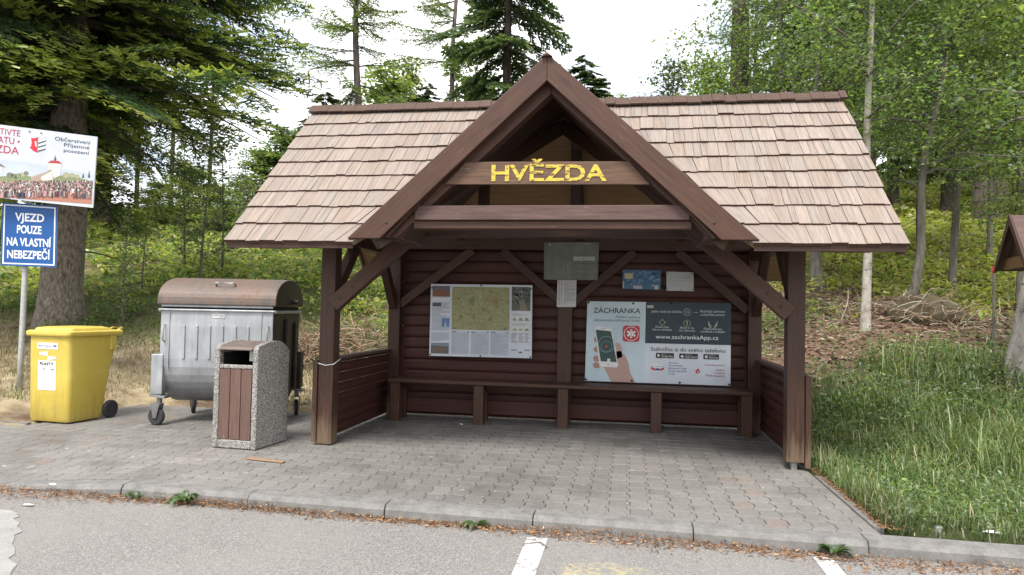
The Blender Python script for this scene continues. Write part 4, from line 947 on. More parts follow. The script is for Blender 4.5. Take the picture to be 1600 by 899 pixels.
s.text('HVĚZDA', U(204), V(200, 338), 98, (.42, .03, .06), 460, 'r', .0, 3)
s.text('Občerstvení', U(912), V(912, 240), 50, (.04, .08, .10), 375, 'r', .004, 3); s.text('Příjemné', U(905), V(905, 292), 48, (.04, .08, .10), 268, 'r', .004, 3); s.text('posezení', U(905), V(905, 346), 44, (.04, .08, .10), 268, 'r', .004, 3)
# crest: red shield with plumes
s.poly([B(316, 168), B(350, 172), B(386, 158), B(389, 318), B(360, 308), B(335, 290), B(305, 262), B(322, 258), B(326, 215)], (.55, .03, .05), 3)
for k in range(3): s.poly([B(390, 195+k*40), B(470, 170+k*42), B(462, 200+k*42), B(388, 235+k*40)], (.70, .71, .72), 3); s.poly([B(392, 215+k*40), B(468, 192+k*42), B(465, 204+k*42), B(390, 232+k*40)], (.10, .12, .16), 4)
s.poly([B(355, 205), B(372, 205), B(380, 260), B(368, 258), B(362, 230)], (.75, .7, .7), 5)
for px, py in ((385, 150), (405, 140), (430, 160), (450, 150)): s.disc(*B(px, py), 18, (.66, .66, .64), 3, 9)
# picture: meadow, plaza, church-like hall with red roofed tower, crowd of visitors
s.poly([(0, V(0, 570)), B(0, 560), B(250, 545), B(500, 600), B(700, 540), B(960, 630), B(965, 700), (0, V(0, 680))], (.20, .24, .12), 2)
s.poly([(0, V(0, 740)-20), B(0, 700), B(300, 740), B(960, 720), B(965, 862), B(0, 765), (0, 885)], (.40, .18, .13), 2.6)
s.poly([B(340, 570), B(540, 500), B(600, 590), B(340, 620)], (.36, .28, .22), 3); s.poly([B(440, 570), B(545, 512), B(560, 600), B(450, 620)], (.66, .60, .54), 3.6)
s.poly([B(510, 425), B(572, 430), B(570, 590), B(540, 500), B(508, 500)], (.58, .58, .52), 4); s.poly([B(572, 430), B(632, 438), B(628, 560), B(572, 580)], (.72, .71, .69), 4); s.poly([B(498, 425), B(530, 402), B(610, 408), B(640, 440), B(572, 432)], (.42, .05, .06), 5)
s.poly([B(560, 404), B(568, 340), B(576, 404)], (.08, .06, .06), 5); s.rect(U(565), V(565, 390), U(578), V(578, 372), (.08, .06, .06), 5.5)
s.poly([B(0, 455), B(52, 450), B(50, 525), B(0, 540)], (.62, .62, .58), 3); s.poly([B(-10, 425), B(20, 420), B(82, 465), B(-10, 452)], (.20, .18, .16), 4)
for px in (130, 170, 215, 250, 290, 690, 750, 800): s.disc(*B(px, 545+random.uniform(-20, 10)+(30 if px > 600 else 0)), random.uniform(22, 40), random.choice([(.22, .24, .14), (.34, .33, .22), (.16, .18, .12)]), 2.8, 11)
for px, h in ((918, 80), (860, 50), (190, 50)): s.poly([B(px-12, 585), B(px, 585-h), B(px+12, 585)], (.06, .09, .07), 3)
crowd = [(.05, .045, .05), (.035, .035, .045), (.10, .08, .08), (.62, .60, .58), (.30, .12, .12), (.42, .30, .26), (.08, .09, .14), (.55, .28, .28), (.22, .19, .18)]
for r in range(8):
    for k in range(-50, 96):
        px = k*10+random.uniform(-5, 5); d = r/7; py = lerp(610, 725, d)+random.uniform(-8, 8)+(px > 500)*lerp(10, 25, d)*(px-500)/450
        if r > 4 and random.random() < .45: continue
        hh = lerp(26, 62, d); ww = lerp(9, 17, d)
        if U(px)-ww < 6 or U(px)+ww > 1490: continue
        c = random.choice(crowd); u, v = B(px, py); s.poly([(u-ww*.6, v+hh), (u-ww*.5, v), (u+ww*.5, v), (u+ww*.6, v+hh)], c, 4+r*.5); s.disc(u, v-ww*.3, ww*.38, random.choice([(.4, .28, .22), (.1, .07, .06), (.45, .32, .26)]), 4.3+r*.5, 7)
BB = s.finish('billboard', 'tilted white billboard with red letters and crowd picture above blue sign', 'billboard', (.66, .68, .70), .02)
sc_ = MB()
for px, py in ((296, 100), (412, 116)): sc_.lathe([(0, .012), (.008, .01)], s.P(*B(px, py), 4), s.n, 10)
sc_.build('bolts', M['steel'], BB)

# ---- small gabled information stand at the right edge
ip = at(1584, 560, 8.4); iz = float(hgt(ip[0], ip[1]))
IS = thing('roofed_info_stand', 'small brown wooden information stand with steep gabled roof at right edge', 'information stand', (ip[0], ip[1], iz), rad(-95))
for x in (-.02,):
    g = MB(); g.box(.10, .20, .30, .42, -.2, 1.75-.0); g.build('post', M['stain_grey'], IS, False, .006, local=True)
zt0 = at(1584, 423, 8.4)[2]-iz+.05
for sx in (-1, 1):
    g = MB(); g.prism([(sx*.42, zt0-.03), (0, zt0+.58), (0, zt0+.62), (sx*.46, zt0-.03)], -.02, .78, 'y'); g.build('roof_slope', M['stain_grey'], IS, False, .004, local=True)
    g = MB(); g.prism([(sx*.40, zt0-.05), (0, zt0+.50), (0, zt0+.635), (sx*.47, zt0-.05)], -.05, -.022, 'y'); g.build('rake_board', M['stain'], IS, False, .003, local=True)
g = MB(); g.box(-.36, .36, .03, .06, zt0-.02, zt0+.12); g.build('board', wood_mat('orange_board', (.10, .05, .02), (.16, .085, .035), (.21, .12, .055)), IS, False, .004, local=True)
g = MB(); g.prism([(-.30, zt0+.125), (.30, zt0+.125), (.0, zt0+.46)], .05, .08, 'y'); g.build('gable_board', S, IS, False, .003, local=True)
g = MB(); rp_ = at(1553, 500, 10.5); rz0 = float(hgt(rp_[0], rp_[1])); top_z = at(1553, 416, 10.5)[2]
RS = thing('marker_stake', 'thin wooden stake with a red painted tip before the birch', 'stake', (rp_[0], rp_[1], rz0))
g.tube([(rp_[0], rp_[1], rz0-.1), (rp_[0], rp_[1], top_z-.10)], .022, 8); g.build('stake', M['bark_grey'], RS)
g = MB(); g.tube([(rp_[0], rp_[1], top_z-.10), (rp_[0], rp_[1], top_z)], .027, 8); g.build('red_tip', simple2('red_paint', (.48, .05, .035), .5), RS)
# ---- small items
g = MB(); g.lathe([(-.05, .022), (.045, .019), (.048, .017), (.03, .015)], (2.675, -1.68, .0), (0, 0, 1), 14); tag(g.build('pipe_stub', M['steel']), 'short grey metal pipe stub standing in bare patch by the kerb', 'pipe')
g = MB(); g.frame_box((-2.37, -.80, .012), (.19, -.035, 0), (.004, .022, 0), (0, 0, .006)); tag(g.build('wood_strip', wood_mat('raw_split_wood', (.2, .12, .07), (.34, .22, .14), (.42, .3, .2)), None, False, .002), 'split strip of pale wood lying on the pavement', 'wood strip')
def scrap(name, c, r, col, label, cat):
    g = MB(); pts = [(c[0]+r*random.uniform(.5, 1.1)*math.cos(t), c[1]+r*.6*random.uniform(.5, 1.1)*math.sin(t), c[2]+random.uniform(.004, .018)) for t in np.linspace(0, 6.28, 10)[:-1]]
    n_ = len(pts); ce = (c[0], c[1], c[2]+.02); g.add(pts+[ce], [(i, (i+1) % n_, n_) for i in range(n_)], None, 0, col); tag(g.build(name, M['plain']), label, cat)
scrap('paper_scrap', (-3.42, -2.16, ROADZ), .05, (.62, .58, .55), 'crumpled pale tissue on the asphalt at left', 'litter')
scrap('paper_scrap', (-3.52, -1.84, float(drop(-3.5, -2))), .03, (.6, .58, .56), 'tiny pale scrap lying on the lowered kerb', 'litter')
scrap('paper_scrap', (3.0, -1.66, .02), .07, (.7, .72, .73), 'white plastic scrap in the grass at the right kerb end', 'litter')
scrap('paper_scrap', (-1.18, 1.55, .0), .03, (.6, .6, .6), 'tiny white scrap on the paving beside the left bench leg', 'litter')
g = MB(); g.tube([(.14, -2.19, ROADZ+.012), (.20, -2.17, ROADZ+.016), (.25, -2.23, ROADZ+.012), (.24, -2.25, ROADZ+.01)], .004, 5); g.tube([(.10, -2.21, ROADZ+.01), (.15, -2.19, ROADZ+.013)], .003, 5)
tag(g.build('twig', M['bark_grey']), 'thin bent twig lying on the white parking line', 'twig')
#==PLANTS==
def nrm(a): return a/(np.linalg.norm(a, axis=-1, keepdims=True)+1e-9)
def leaves(c, size, cols, up=.5, asp=.62, jit=.35, rng=RNG):
    """rhombic leaves around centres c"""
    n = len(c); d = nrm(rng.normal(size=(n, 3))*(1, 1, .55)); nn = rng.normal(size=(n, 3)); nn[:, 2] = np.abs(nn[:, 2])+up; s_ = nrm(np.cross(d, nn)); n2 = nrm(np.cross(s_, d))
    L = (size*(1+jit*rng.normal(size=n)).clip(.4, 2))[:, None]
    q = np.stack([c-d*L*.5, c+s_*L*asp*.5+n2*L*.08, c+d*L*.5-n2*L*.06, c-s_*L*asp*.5+n2*L*.08], 1)
    return q, cols
def pal(n, cols, var=.18, rng=RNG, wts=None):
    cols = np.asarray(cols); i = rng.choice(len(cols), n, p=wts); return (cols[i]*(1+var*rng.normal(size=(n, 1)))).clip(.004, .6)
# ---------- conifer branch fronds
def frond(L, rng, step=.10, nl=.07, nw=.028, droop=.22, hang=.15, dark=(.075, .13, .06), tip=(.085, .125, .022), tipf=.25, ratio=.34):
    Q = []; Cc = []
    def axis_(s): return np.stack([s, 0*s, -droop*L*(s/L)**1.6+.10*L*(s/L)**3], -1)
    s = np.arange(.10*L, L, step); 
    for k, si in enumerate(s):
        p = axis_(np.array([si]))[0]
        for sd_ in (-1, 1):
            l = (ratio*L*(1-si/L)**.75*(.35+.65*min(1, si/(L*.3)))+.09)*rng.uniform(.7, 1.15); a = rad(rng.uniform(42, 62))
            m_ = max(2, int(l/.036)); t = (np.arange(m_)+rng.random(m_)*.6)/m_
            d = np.array([math.cos(a), sd_*math.sin(a), rng.normal()*.10]); pts = p+d*l*t[:, None]; pts[:, 2] -= hang*l*t**2; pts += rng.normal(size=pts.shape)*.012
            for sg in (-1, 1):
                nd = nrm(d*.8+np.array([-d[1], d[0], 0])*sg*.75+rng.normal(size=(m_, 3))*.16); w_ = nrm(np.cross(nd, rng.normal(size=(m_, 3))*.5+np.array([0, 0, 1])))*nw/2
                e = pts+nd*nl*(1+.2*rng.normal(size=(m_, 1)))
                Q.append(np.stack([pts-w_*.7, pts+w_*.7, e+w_, e-w_], 1))
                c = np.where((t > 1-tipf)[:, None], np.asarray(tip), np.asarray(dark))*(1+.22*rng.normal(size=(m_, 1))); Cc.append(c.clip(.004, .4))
    return np.concatenate(Q), np.concatenate(Cc)
def place_fronds(lib, H, z0, zt, per_m, Lf, rng, pitch=(0, .3), rtrunk=.1, gap=0):
    Q = []; C = []; sticks = []
    z = z0
    while z < zt:
        L = Lf(z)*rng.uniform(.72, 1.1); az = rng.uniform(0, 2*math.pi); q, c, L0 = lib[rng.integers(len(lib))]; k = L/L0; pz = -rng.uniform(*pitch)
        ca, sa, cp, sp = math.cos(az), math.sin(az), math.cos(pz), math.sin(pz); x = q*np.array([k, k*min(1, 1.15), k])
        X1 = np.stack([x[..., 0]*cp-x[..., 2]*sp, x[..., 1], x[..., 0]*sp+x[..., 2]*cp], -1)
        roll = rng.normal()*.25; X1[..., 2] += X1[..., 1]*roll
        Q.append(np.stack([X1[..., 0]*ca-X1[..., 1]*sa, X1[..., 0]*sa+X1[..., 1]*ca, X1[..., 2]+z], -1)); C.append(c*(1+.12*rng.normal()))
        P = lambda s: np.array([(s*cp+ .22*L*(s/L)**1.6*sp*0)*ca, s*cp*sa, z+s*sp-.22*L*(s/L)**1.6])
        sticks.append([P(s) for s in np.linspace(0, L*.85, 5)]); z += rng.exponential(1/per_m)
    return np.concatenate(Q), np.concatenate(C), sticks
def trunk_mesh(name, H, r, mat, rng, n=12, curve=None, flare=1.25, seg=14, top=.12):
    g = MB(); zz = np.concatenate([[-.4, 0, .25], np.linspace(.6, H, seg)]); cv = curve or (lambda z: (0, 0))
    rr = [r*flare*1.15, r*flare, r*(1+(flare-1)*.45)]+[r*max(top, (1-(z/H)*.9)) for z in zz[3:]]
    g.tube([(cv(z)[0]+rng.normal()*r*.04, cv(z)[1]+rng.normal()*r*.04, z) for z in zz], rr, n)
    return g
def trunk_thing(name, label, cat, px, t, mesh_parts, rz=0, group=None, scale=None):
    p = at(px, 450, t); z = float(hgt(p[0], p[1])); o = thing(name, label, cat, (p[0], p[1], z), rz, group)
    for nm, me in mesh_parts:
        c = bpy.data.objects.new(nm, me); COL.objects.link(c); c.parent = o
    if scale: o.scale = scale
    return o
rg = np.random.default_rng(5)
def conifer(seed, H, r, z0, Lmax, per_m, lib, pitch=(0, .35), bark='bark_dark', zt=None, curve=None, dead=0, n=12, power=.8, low=.55):
    rng = np.random.default_rng(seed); zt = zt or H-.2
    def Lf(z):
        u = (z-z0)/(H-z0); return max(.5, Lmax*(1-u)**power*(low+(1-low)*min(1, u/.15)))
    tm = trunk_mesh('trunk', H, r, bark, rng, n, curve)
    q, c, st = place_fronds(lib, H, z0, zt, per_m, Lf, rng, pitch)
    if curve:
        q[..., 0] += np.vectorize(lambda z: curve(z)[0])(q[..., 2].mean(1))[:, None]; q[..., 1] += np.vectorize(lambda z: curve(z)[1])(q[..., 2].mean(1))[:, None]
    br = MB()
    for s_ in st:
        o = np.array([*(curve(s_[0][2]) if curve else (0, 0)), 0]); L = np.linalg.norm(s_[-1]-s_[0]); br.tube([p+o for p in s_], list(np.linspace(.010+.012*L, .006, 5)), 5, cap=False)
    for k in range(dead):
        z = rng.uniform(z0*.25, z0*1.15); a = rng.uniform(0, 6.28); L = rng.uniform(.4, 1.5); o = np.array([*(curve(z) if curve else (0, 0)), z]); pts = [o]; d = np.array([math.cos(a), math.sin(a), .1])
        for i in range(5): pts.append(pts[-1]+d*L/5); d = nrm(d+np.array([rng.normal()*.2, rng.normal()*.2, -.16]))
        br.tube(pts, list(np.linspace(.022, .006, 6)), 5, cap=False)
    cr = MB(); cr.quads(q, c)
    return [('trunk', tm.mesh('trunk', M[bark], smooth_=True)), ('branches', br.mesh('branches', M['bark_dark'], smooth_=True)), ('crown', cr.mesh('crown', M['needle']))]
FIR = [(*frond(3.0, rg, .085, .085, .024, .20, .22, tip=(.31, .39, .09), tipf=.36), 3.0) for _ in range(4)]  # tips: pale new growth, brightened further to stand for sunlit branch ends
SPR = [(*frond(2.4, rg, .15, .12, .055, .28, .3, dark=(.075, .12, .062), tip=(.14, .20, .085), ratio=.32), 2.4) for _ in range(3)]
SPRF = [(*frond(2.4, rg, .26, .20, .10, .25, .3, dark=(.07, .115, .055), tip=(.13, .185, .08), ratio=.34), 2.4) for _ in range(3)]
LAR = [(*frond(2.2, rg, .13, .10, .030, .06, 1.0, dark=(.13, .18, .07), tip=(.18, .24, .09), ratio=.26), 2.2) for _ in range(3)]
# ---------- broadleaf
def broadleaf(seed, H, r, z0, nbr, Lb, nleaf, size, cols, bark='bark_grey', curve=None, clump=.22, up=.6, rise=.45, wts=None, skew=(0, 0)):
    rng = np.random.default_rng(seed); cv = curve or (lambda z: (.05*math.sin(z*.9+seed)*1.2, .05*math.sin(z*.7+2*seed)))
    tm = trunk_mesh('trunk', H, r, bark, rng, 10, cv, 1.2, 16, .1); br = MB(); tips = []
    for k in range(nbr):
        u = (k+rng.random())/nbr; z = z0+(H*.97-z0)*u; a = rng.uniform(0, 6.283); L = Lb*(1-.72*u)*rng.uniform(.55, 1.15)*(.75+.5*min(1, u/.2)); o = np.array([*cv(z), z])
        d = np.array([math.cos(a)+skew[0], math.sin(a)+skew[1], rise*rng.uniform(.3, 1.6)]); d = nrm(d); pts = [o]
        for i in range(6):
            pts.append(pts[-1]+d*L/6); d = nrm(d+rng.normal(size=3)*.16+np.array([0, 0, -.05]))
        br.tube(pts, list(np.linspace(max(.007, r*.34*(1-u*.7)), .004, 7)), 5, cap=False)
        for i in range(1, 7):
            for _ in range(2):
                d2 = nrm(d*.4+rng.normal(size=3)*(1, 1, .5)); l = L*rng.uniform(.16, .42)*(1.1-i*.09); e = pts[i]+d2*l; mid = pts[i]+d2*l*.5+rng.normal(size=3)*.02
                br.tube([pts[i], mid, e], [.006, .0045, .003], 3, cap=False)
                for f in (.3, .5, .7, .85, 1.): tips.append(pts[i]+d2*l*f)
    tips = np.array(tips); c = tips[rng.integers(len(tips), size=nleaf)]+rng.normal(size=(nleaf, 3))*clump*(1, 1, .6)
    tone = (1+.16*np.sin(c[:, 0]*2.1+seed)*np.sin(c[:, 2]*1.7+seed*2))[:, None]
    q, _ = leaves(c, size, None, up, rng=rng); cr = MB(); cr.quads(q, pal(nleaf, cols, .2, rng, wts)*tone)
    return [('trunk', tm.mesh('trunk', M[bark], smooth_=True)), ('branches', br.mesh('branches', M['bark_grey' if bark == 'bark_birch' else bark], smooth_=True)), ('crown', cr.mesh('crown', M['leaf']))]
G1 = [(.12, .195, .072), (.16, .24, .082), (.09, .155, .066), (.22, .285, .095)]
G2 = [(.19, .265, .078), (.25, .32, .092), (.13, .205, .068)]
GB = [(.065, .11, .055), (.085, .13, .065), (.10, .145, .06)]

# big fir at the left
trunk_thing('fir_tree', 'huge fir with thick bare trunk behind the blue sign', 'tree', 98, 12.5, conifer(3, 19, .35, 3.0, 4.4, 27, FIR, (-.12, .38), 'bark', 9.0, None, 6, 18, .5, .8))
# conifers of the left background
spA = conifer(21, 17, .20, 1.6, 2.9, 7.5, SPR, (.0, .4), dead=10); spB = conifer(22, 19, .23, 3.2, 2.8, 6.5, SPR, (.05, .45), dead=16); spC = conifer(23, 9, .07, .8, 1.8, 15, SPRF, (-.15, .3), power=.42); spD = conifer(24, 21, .25, 8.5, 2.5, 4.2, SPR, (.05, .5), dead=26)
spE = conifer(26, 15, .10, 6.5, 1.1, 3.5, SPR, (.1, .5), dead=26, power=.5)
GL = 'conifers of the left background wood'
for k, (px, t, ms, lab, sc) in enumerate([
    (158, 26, spB, 'spruce whose trunk shows just right of the billboard', 1), (146, 28, spD, 'slim spruce trunk touching the billboard edge', .8), (208, 33, spE, 'slender spruce behind the big fir, standing on the slope crest', 1.1),
    (262, 34, spE, 'slender spruce on the crest with light sky left of its trunk', 1.15), (10, 24, spA, 'spruce behind the billboard at the left edge', 1.15), (-60, 21, spB, 'spruce at the far left edge of the frame', 1.1), (60, 30, spA, 'spruce filling the gap left of the big fir trunk', 1.2),
    (322, 33, spE, 'thin spruce with bare twigs beside the open sky', 1)]):
    trunk_thing('spruce_tree', lab, 'tree', px, t, ms, k*1.3, GL, (sc, sc, sc))
def hz(px): return 469.0+px*.0195
def Htop(px, py, t):
    p = at(px, py, t); return p[2]-float(hgt(p[0], p[1]))
def small_spruce(px, py, t, lab, rz=0, name='spruce_tree'):
    h = Htop(px, py, t); k = h/9; trunk_thing(name, lab, 'tree', px, t, spC, rz, 'tree tops beyond the roof', (k*1.25, k*1.25, k))
small_spruce(500, 128, 34, 'small dark spruce top just over the left roof end'); small_spruce(470, 172, 36, 'small spruce beside the left roof slope', 1)
small_spruce(662, 118, 36, 'rounded spruce top between the two larches', 2); small_spruce(908, 72, 27, 'spruce top peeking out right of the gable peak', 3); small_spruce(436, 196, 38, 'far spruce lowest along the left roof slope', 4)
bl1 = broadleaf(31, 8, .09, 1.2, 30, 2.2, 6000, .20, G1+GB, clump=.3)
bl2 = broadleaf(32, 8, .08, .6, 32, 1.9, 5600, .20, [(.19, .25, .09), (.25, .30, .11), (.15, .21, .085)], clump=.3)
def small_leafy(px, py, t, lab, ms, rz=0, wide=1.0):
    h = Htop(px, py, t); k = h/8; trunk_thing('leafy_tree', lab, 'tree', px, t, ms, rz, 'tree tops beyond the roof', (k*wide*1.5, k*wide*1.5, k))
small_leafy(372, 285, 31, 'pale green bushy tree lowest on the left skyline', bl2, 0, 1.6); small_leafy(405, 235, 33, 'pale leafy tree second up the left skyline', bl2, 1.2, 1.5); small_leafy(440, 205, 34, 'leafy tree reaching the left roof slope', bl1, 2, 1.3)
for px_, py_, t_, lab_ in ((176, 318, 27, 'low bright bush on the crest right of the billboard'), (240, 285, 28, 'bright bushy tree on the crest under the fir branches'), (290, 262, 27, 'bright bushy tree on the crest left of the open sky'), (335, 292, 25, 'rounded bright bush on the crest beside the roof slope'), (212, 330, 24, 'lowest bright bush between the crest trunks')): small_leafy(px_, py_, t_, lab_, bl2, px_, 1.7)
small_leafy(592, 106, 35, 'leafy tree top right of the first larch', bl2, 2.4, .9); small_leafy(628, 96, 37, 'thin leafy top left of the rounded spruce', bl2, 3.3, .6); small_leafy(738, 112, 35, 'leafy top between second larch and tall fir', bl1, .4, .8)
small_leafy(940, 150, 33, 'low leafy top behind the right roof ridge', bl1, 1.0, 1.0)
# larches and the fir beyond the roof
def cvl(a, b, c): return lambda z: (a*z+b*math.sin(z*.55), c*math.sin(z*.4))
lar1 = conifer(41, 19, .19, 5.6, 2.9, 4.2, LAR, (-.25, .15), 'bark_larch', None, cvl(.012, .16, .1), 26, 10, .5, .8)
lar2 = conifer(42, 20, .15, 5.8, 3.0, 3.4, LAR, (-.3, .1), 'bark_larch', None, cvl(.03, .10, .1), 20, 10, .5, .8)
trunk_thing('larch_tree', 'tall thin larch with wavy trunk left above the roof', 'tree', 546, 29, lar1, 0, 'larches beyond the roof')
trunk_thing('larch_tree', 'slimmer larch above the middle of the left roof', 'tree', 694, 31, lar2, .6, 'larches beyond the roof')
trunk_thing('fir_tree', 'tall dark fir just left of the gable peak', 'tree', 785, 22, conifer(43, 17, .19, 4.6, 2.7, 7.5, SPR, (.05, .42), dead=6, power=.55, low=.55), 0)
# right side
FR = 'dark spruces of the right background wood'
for k, (px, t, ms, lab, sc) in enumerate([
    (1152, 18, spD, 'tall thick spruce trunk rising over the right roof ridge', 1.15), (1247, 27, spA, 'dark spruce behind the right end of the roof', 1.1), (1320, 30, spB, 'dark spruce behind the birch trunk', 1.1), (1395, 28, spA, 'dark spruce between birch and curved tree', 1.2),
    (1480, 27, spA, 'dark spruce left of the twin grey trunks', 1.25), (1535, 23, spD, 'left one of the twin grey spruce trunks at upper right', 1.2), (1560, 25, spD, 'right one of the twin grey spruce trunks at upper right', 1.25), (1592, 30, spA, 'dark spruce at the upper right corner', 1.3), (1650, 24, spB, 'spruce beyond the right edge', 1.2), (1440, 36, spB, 'far dark spruce filling the gap in the right wood', 1.3), (1280, 36, spA, 'far dark spruce over the right roof slope', 1.2), (1625, 36, spA, 'far spruce behind the roofed stand', 1.3), (1510, 38, spA, 'far spruce behind the twin trunks', 1.3), (1360, 40, spB, 'farthest spruce of the right wood', 1.3)]):
    trunk_thing('spruce_tree', lab, 'tree', px, t, ms, k*2.1+.4, FR, (sc, sc, sc))
trunk_thing('birch_tree', 'slim pale birch rising beyond the right roof end', 'tree', 1352, 12, broadleaf(51, 11, .078, 3.4, 48, 2.6, 16000, .066, G1, 'bark_birch', lambda z: (.03*math.sin(z*1.3)+.012*z, .03*math.sin(z)), .19))
trunk_thing('beech_tree', 'young leafy tree with curved forked trunk at right', 'tree', 1416, 13, broadleaf(52, 9.5, .085, 2.3, 50, 2.3, 20000, .066, G1+G2, 'bark_grey', lambda z: (.17*z-.012*z*z+.10*math.sin(z*1.7), .05*math.sin(z*1.2)), .2))
trunk_thing('beech_tree', 'young tree with mossy trunk close behind the right post', 'tree', 1274, 15, broadleaf(53, 9.0, .13, 1.5, 50, 2.7, 19000, .070, G1+G2, 'bark_grey', None, .2))
trunk_thing('beech_tree', 'leafy tree spreading above the right roof ridge', 'tree', 1215, 16.5, broadleaf(54, 10.5, .09, 1.8, 46, 2.5, 12000, .076, G2+G1, 'bark_grey', None, .22))
trunk_thing('beech_tree', 'leafy tree before the dark wood at upper right', 'tree', 1492, 15.5, broadleaf(55, 9.5, .085, 2.3, 50, 2.4, 19000, .072, G1+GB, 'bark_grey', None, .22))
trunk_thing('beech_tree', 'bright green young tree at the right edge above the stand', 'tree', 1592, 14, broadleaf(56, 7.2, .06, 1.6, 50, 1.6, 14000, .066, G2+[(.15, .19, .05)], 'bark_grey', None, .18))
trunk_thing('beech_tree', 'pale green sapling crown over the roof near the tall spruce trunk', 'tree', 1105, 17, broadleaf(57, Htop(1105, 92, 17), .05, 2.6, 34, 1.3, 5000, .08, G2, 'bark_grey', None, .2))
trunk_thing('birch_tree', 'airy thin birch top over the right roof ridge', 'tree', 1048, 20, broadleaf(58, Htop(1048, 84, 20), .05, 4.0, 26, 1.1, 1100, .11, GB, 'bark_grey', None, .2))
trunk_thing('birch_tree', 'leaning white birch trunk at the right edge', 'tree', 1583, 9, broadleaf(59, 8, .115, 3.2, 30, 1.7, 4200, .08, G1, 'bark_birch', lambda z: (.16*z+.012*z*z, .05*math.sin(z)), .19))
trunk_thing('beech_tree', 'thin young tree near the top right among the beeches', 'tree', 1440, 17, broadleaf(60, 11.5, .06, 3.0, 40, 2.1, 10000, .076, G1, 'bark_grey', None, .22))
trunk_thing('beech_tree', 'leafy tree leaning over the roof right of the tall trunk', 'tree', 1180, 20, broadleaf(62, 12.5, .09, 2.5, 40, 2.4, 8000, .09, G1, 'bark_grey', None, .24))
trunk_thing('beech_tree', 'leafy tree in front of the twin grey trunks', 'tree', 1545, 18, broadleaf(63, 9, .07, 2.3, 44, 2.2, 13000, .08, G1+G2, 'bark_grey', None, .22))
# saplings on the left slope
sap = broadleaf(61, 3.2, .028, .5, 20, .9, 850, .07, [(.13, .19, .08), (.17, .23, .09), (.19, .24, .12)], 'bark_grey', None, .13)
for k, (px, t, h, lab) in enumerate([(196, 12.0, 2.0, 'slim sapling between the fir trunk and the container'), (316, 15, 3.6, 'tallest thin sapling above the container lid'), (342, 16.5, 3.4, 'thin sapling right beside the tallest one'), (285, 17, 3.3, 'bushy sapling left above the container lid'), (225, 15, 2.0, 'low sapling left of the container'), (375, 21, 3.2, 'sapling just left of the roof eave')]):
    s_ = h/3.2; trunk_thing('sapling', lab, 'sapling', px, t, sap, k*1.7, 'saplings on the left slope', (s_, s_, s_))

# ---------- ground cover
def scatter(n, x0, x1, y0, y1, keep, rng=RNG):
    x = rng.uniform(x0, x1, n); y = rng.uniform(y0, y1, n); k = keep(x, y) > rng.random(n); return x[k], y[k]
def camdist(x, y): return np.hypot(x-CAM[0], y-CAM[1])
def free(x, y): return ~((np.abs(x) < 2.37) & (y < 2.6)) & ~((x > -5.9) & (x < -2.2) & (y < 2.15)) & (y > front_y(x)+.22) & ~((x < -5.6) & (y < .32)) & ~((x < 2.29) & (y < 1))
# shrubs: clumps of leaves
def shrub_cover(name, label, n, box, keep, h, size, cols, per, spread, kind='stuff', wts=None):
    x, y = scatter(n, *box, lambda a, b: keep(a, b)*free(a, b)); d = camdist(x, y); m_ = len(x); k = per
    cx = np.repeat(x, k)+RNG.normal(size=m_*k)*spread; cy = np.repeat(y, k)+RNG.normal(size=m_*k)*spread; hh = np.repeat(h*(.6+.7*RNG.random(m_)), k)
    hh = hh*(1+.5*wob(cx, cy, 1.3, 1)); u = RNG.random(m_*k)**.45; cz = hgt(cx, cy)+hh*u
    f = free(cx, cy); c = np.stack([cx, cy, cz], -1)[f]; sz = size*np.clip(camdist(c[:, 0], c[:, 1])/13, .8, 2.4)
    q, _ = leaves(c, sz, None, 1.5); tone = (1+.30*wob(c[:, 0], c[:, 1], .8, 4)+.15*wob(c[:, 0], c[:, 1], 2.6, 1))[:, None]
    col = pal(len(c), cols, .2, RNG, wts)*tone
    g = MB(); g.quads(q, col.clip(.005, .5)); o = g.build(name, M['leaf']); tag(o, label, 'ground cover', None, kind); return o
sm = lambda a, b, v: smooth(a, b, v)
yel = [(.29, .33, .085), (.35, .37, .10), (.20, .26, .07), (.37, .35, .14)]
shrub_cover('bilberry_cover', 'yellow green bilberry shrubs covering the left slope', 11500, (-30, .5, 4.6, 31), lambda x, y: sm(5.2, 7.4, y+.9*wob(x, y, .8)+.25*(x+6)*(x > -6))*(.25+.75*sm(30, 8, camdist(x, y)))*(.55+.45*(wob(x, y, .5, 2) > -.35)), .25, .085, yel+G1[:2], 24, .19)
shrub_cover('bilberry_cover', 'shrubs covering the slope right of the shelter', 7500, (1.5, 26, 6.5, 32), lambda x, y: np.clip(sm(7.8, 10, y+1.2*wob(x, y, .7)), .12*sm(4, 7, y), 1)*(.3+.7*sm(32, 10, camdist(x, y))), .26, .085, yel, 26, .22)
shrub_cover('herb_cover', 'low green herbs growing right behind the shelter', 3000, (2.4, 9, .8, 8), lambda x, y: sm(1, 2.5, y)*(.25+.75*(wob(x, y, 1.1, 5) > -.2))*np.maximum(sm(6.5, 3.5, y+.5*wob(x, y, .8)), .45*sm(5.2, 3.6, x)*sm(8.5, 6.5, y)), .20, .05, G1+[(.03, .06, .02)], 22, .12)
shrub_cover('herb_cover', 'green herbs behind the bins below the fir', 900, (-12, -2.8, 2.4, 6), lambda x, y: (wob(x, y, 1.0, 2) > .05)*sm(2.6, 4.5, y), .18, .05, G1, 20, .12)
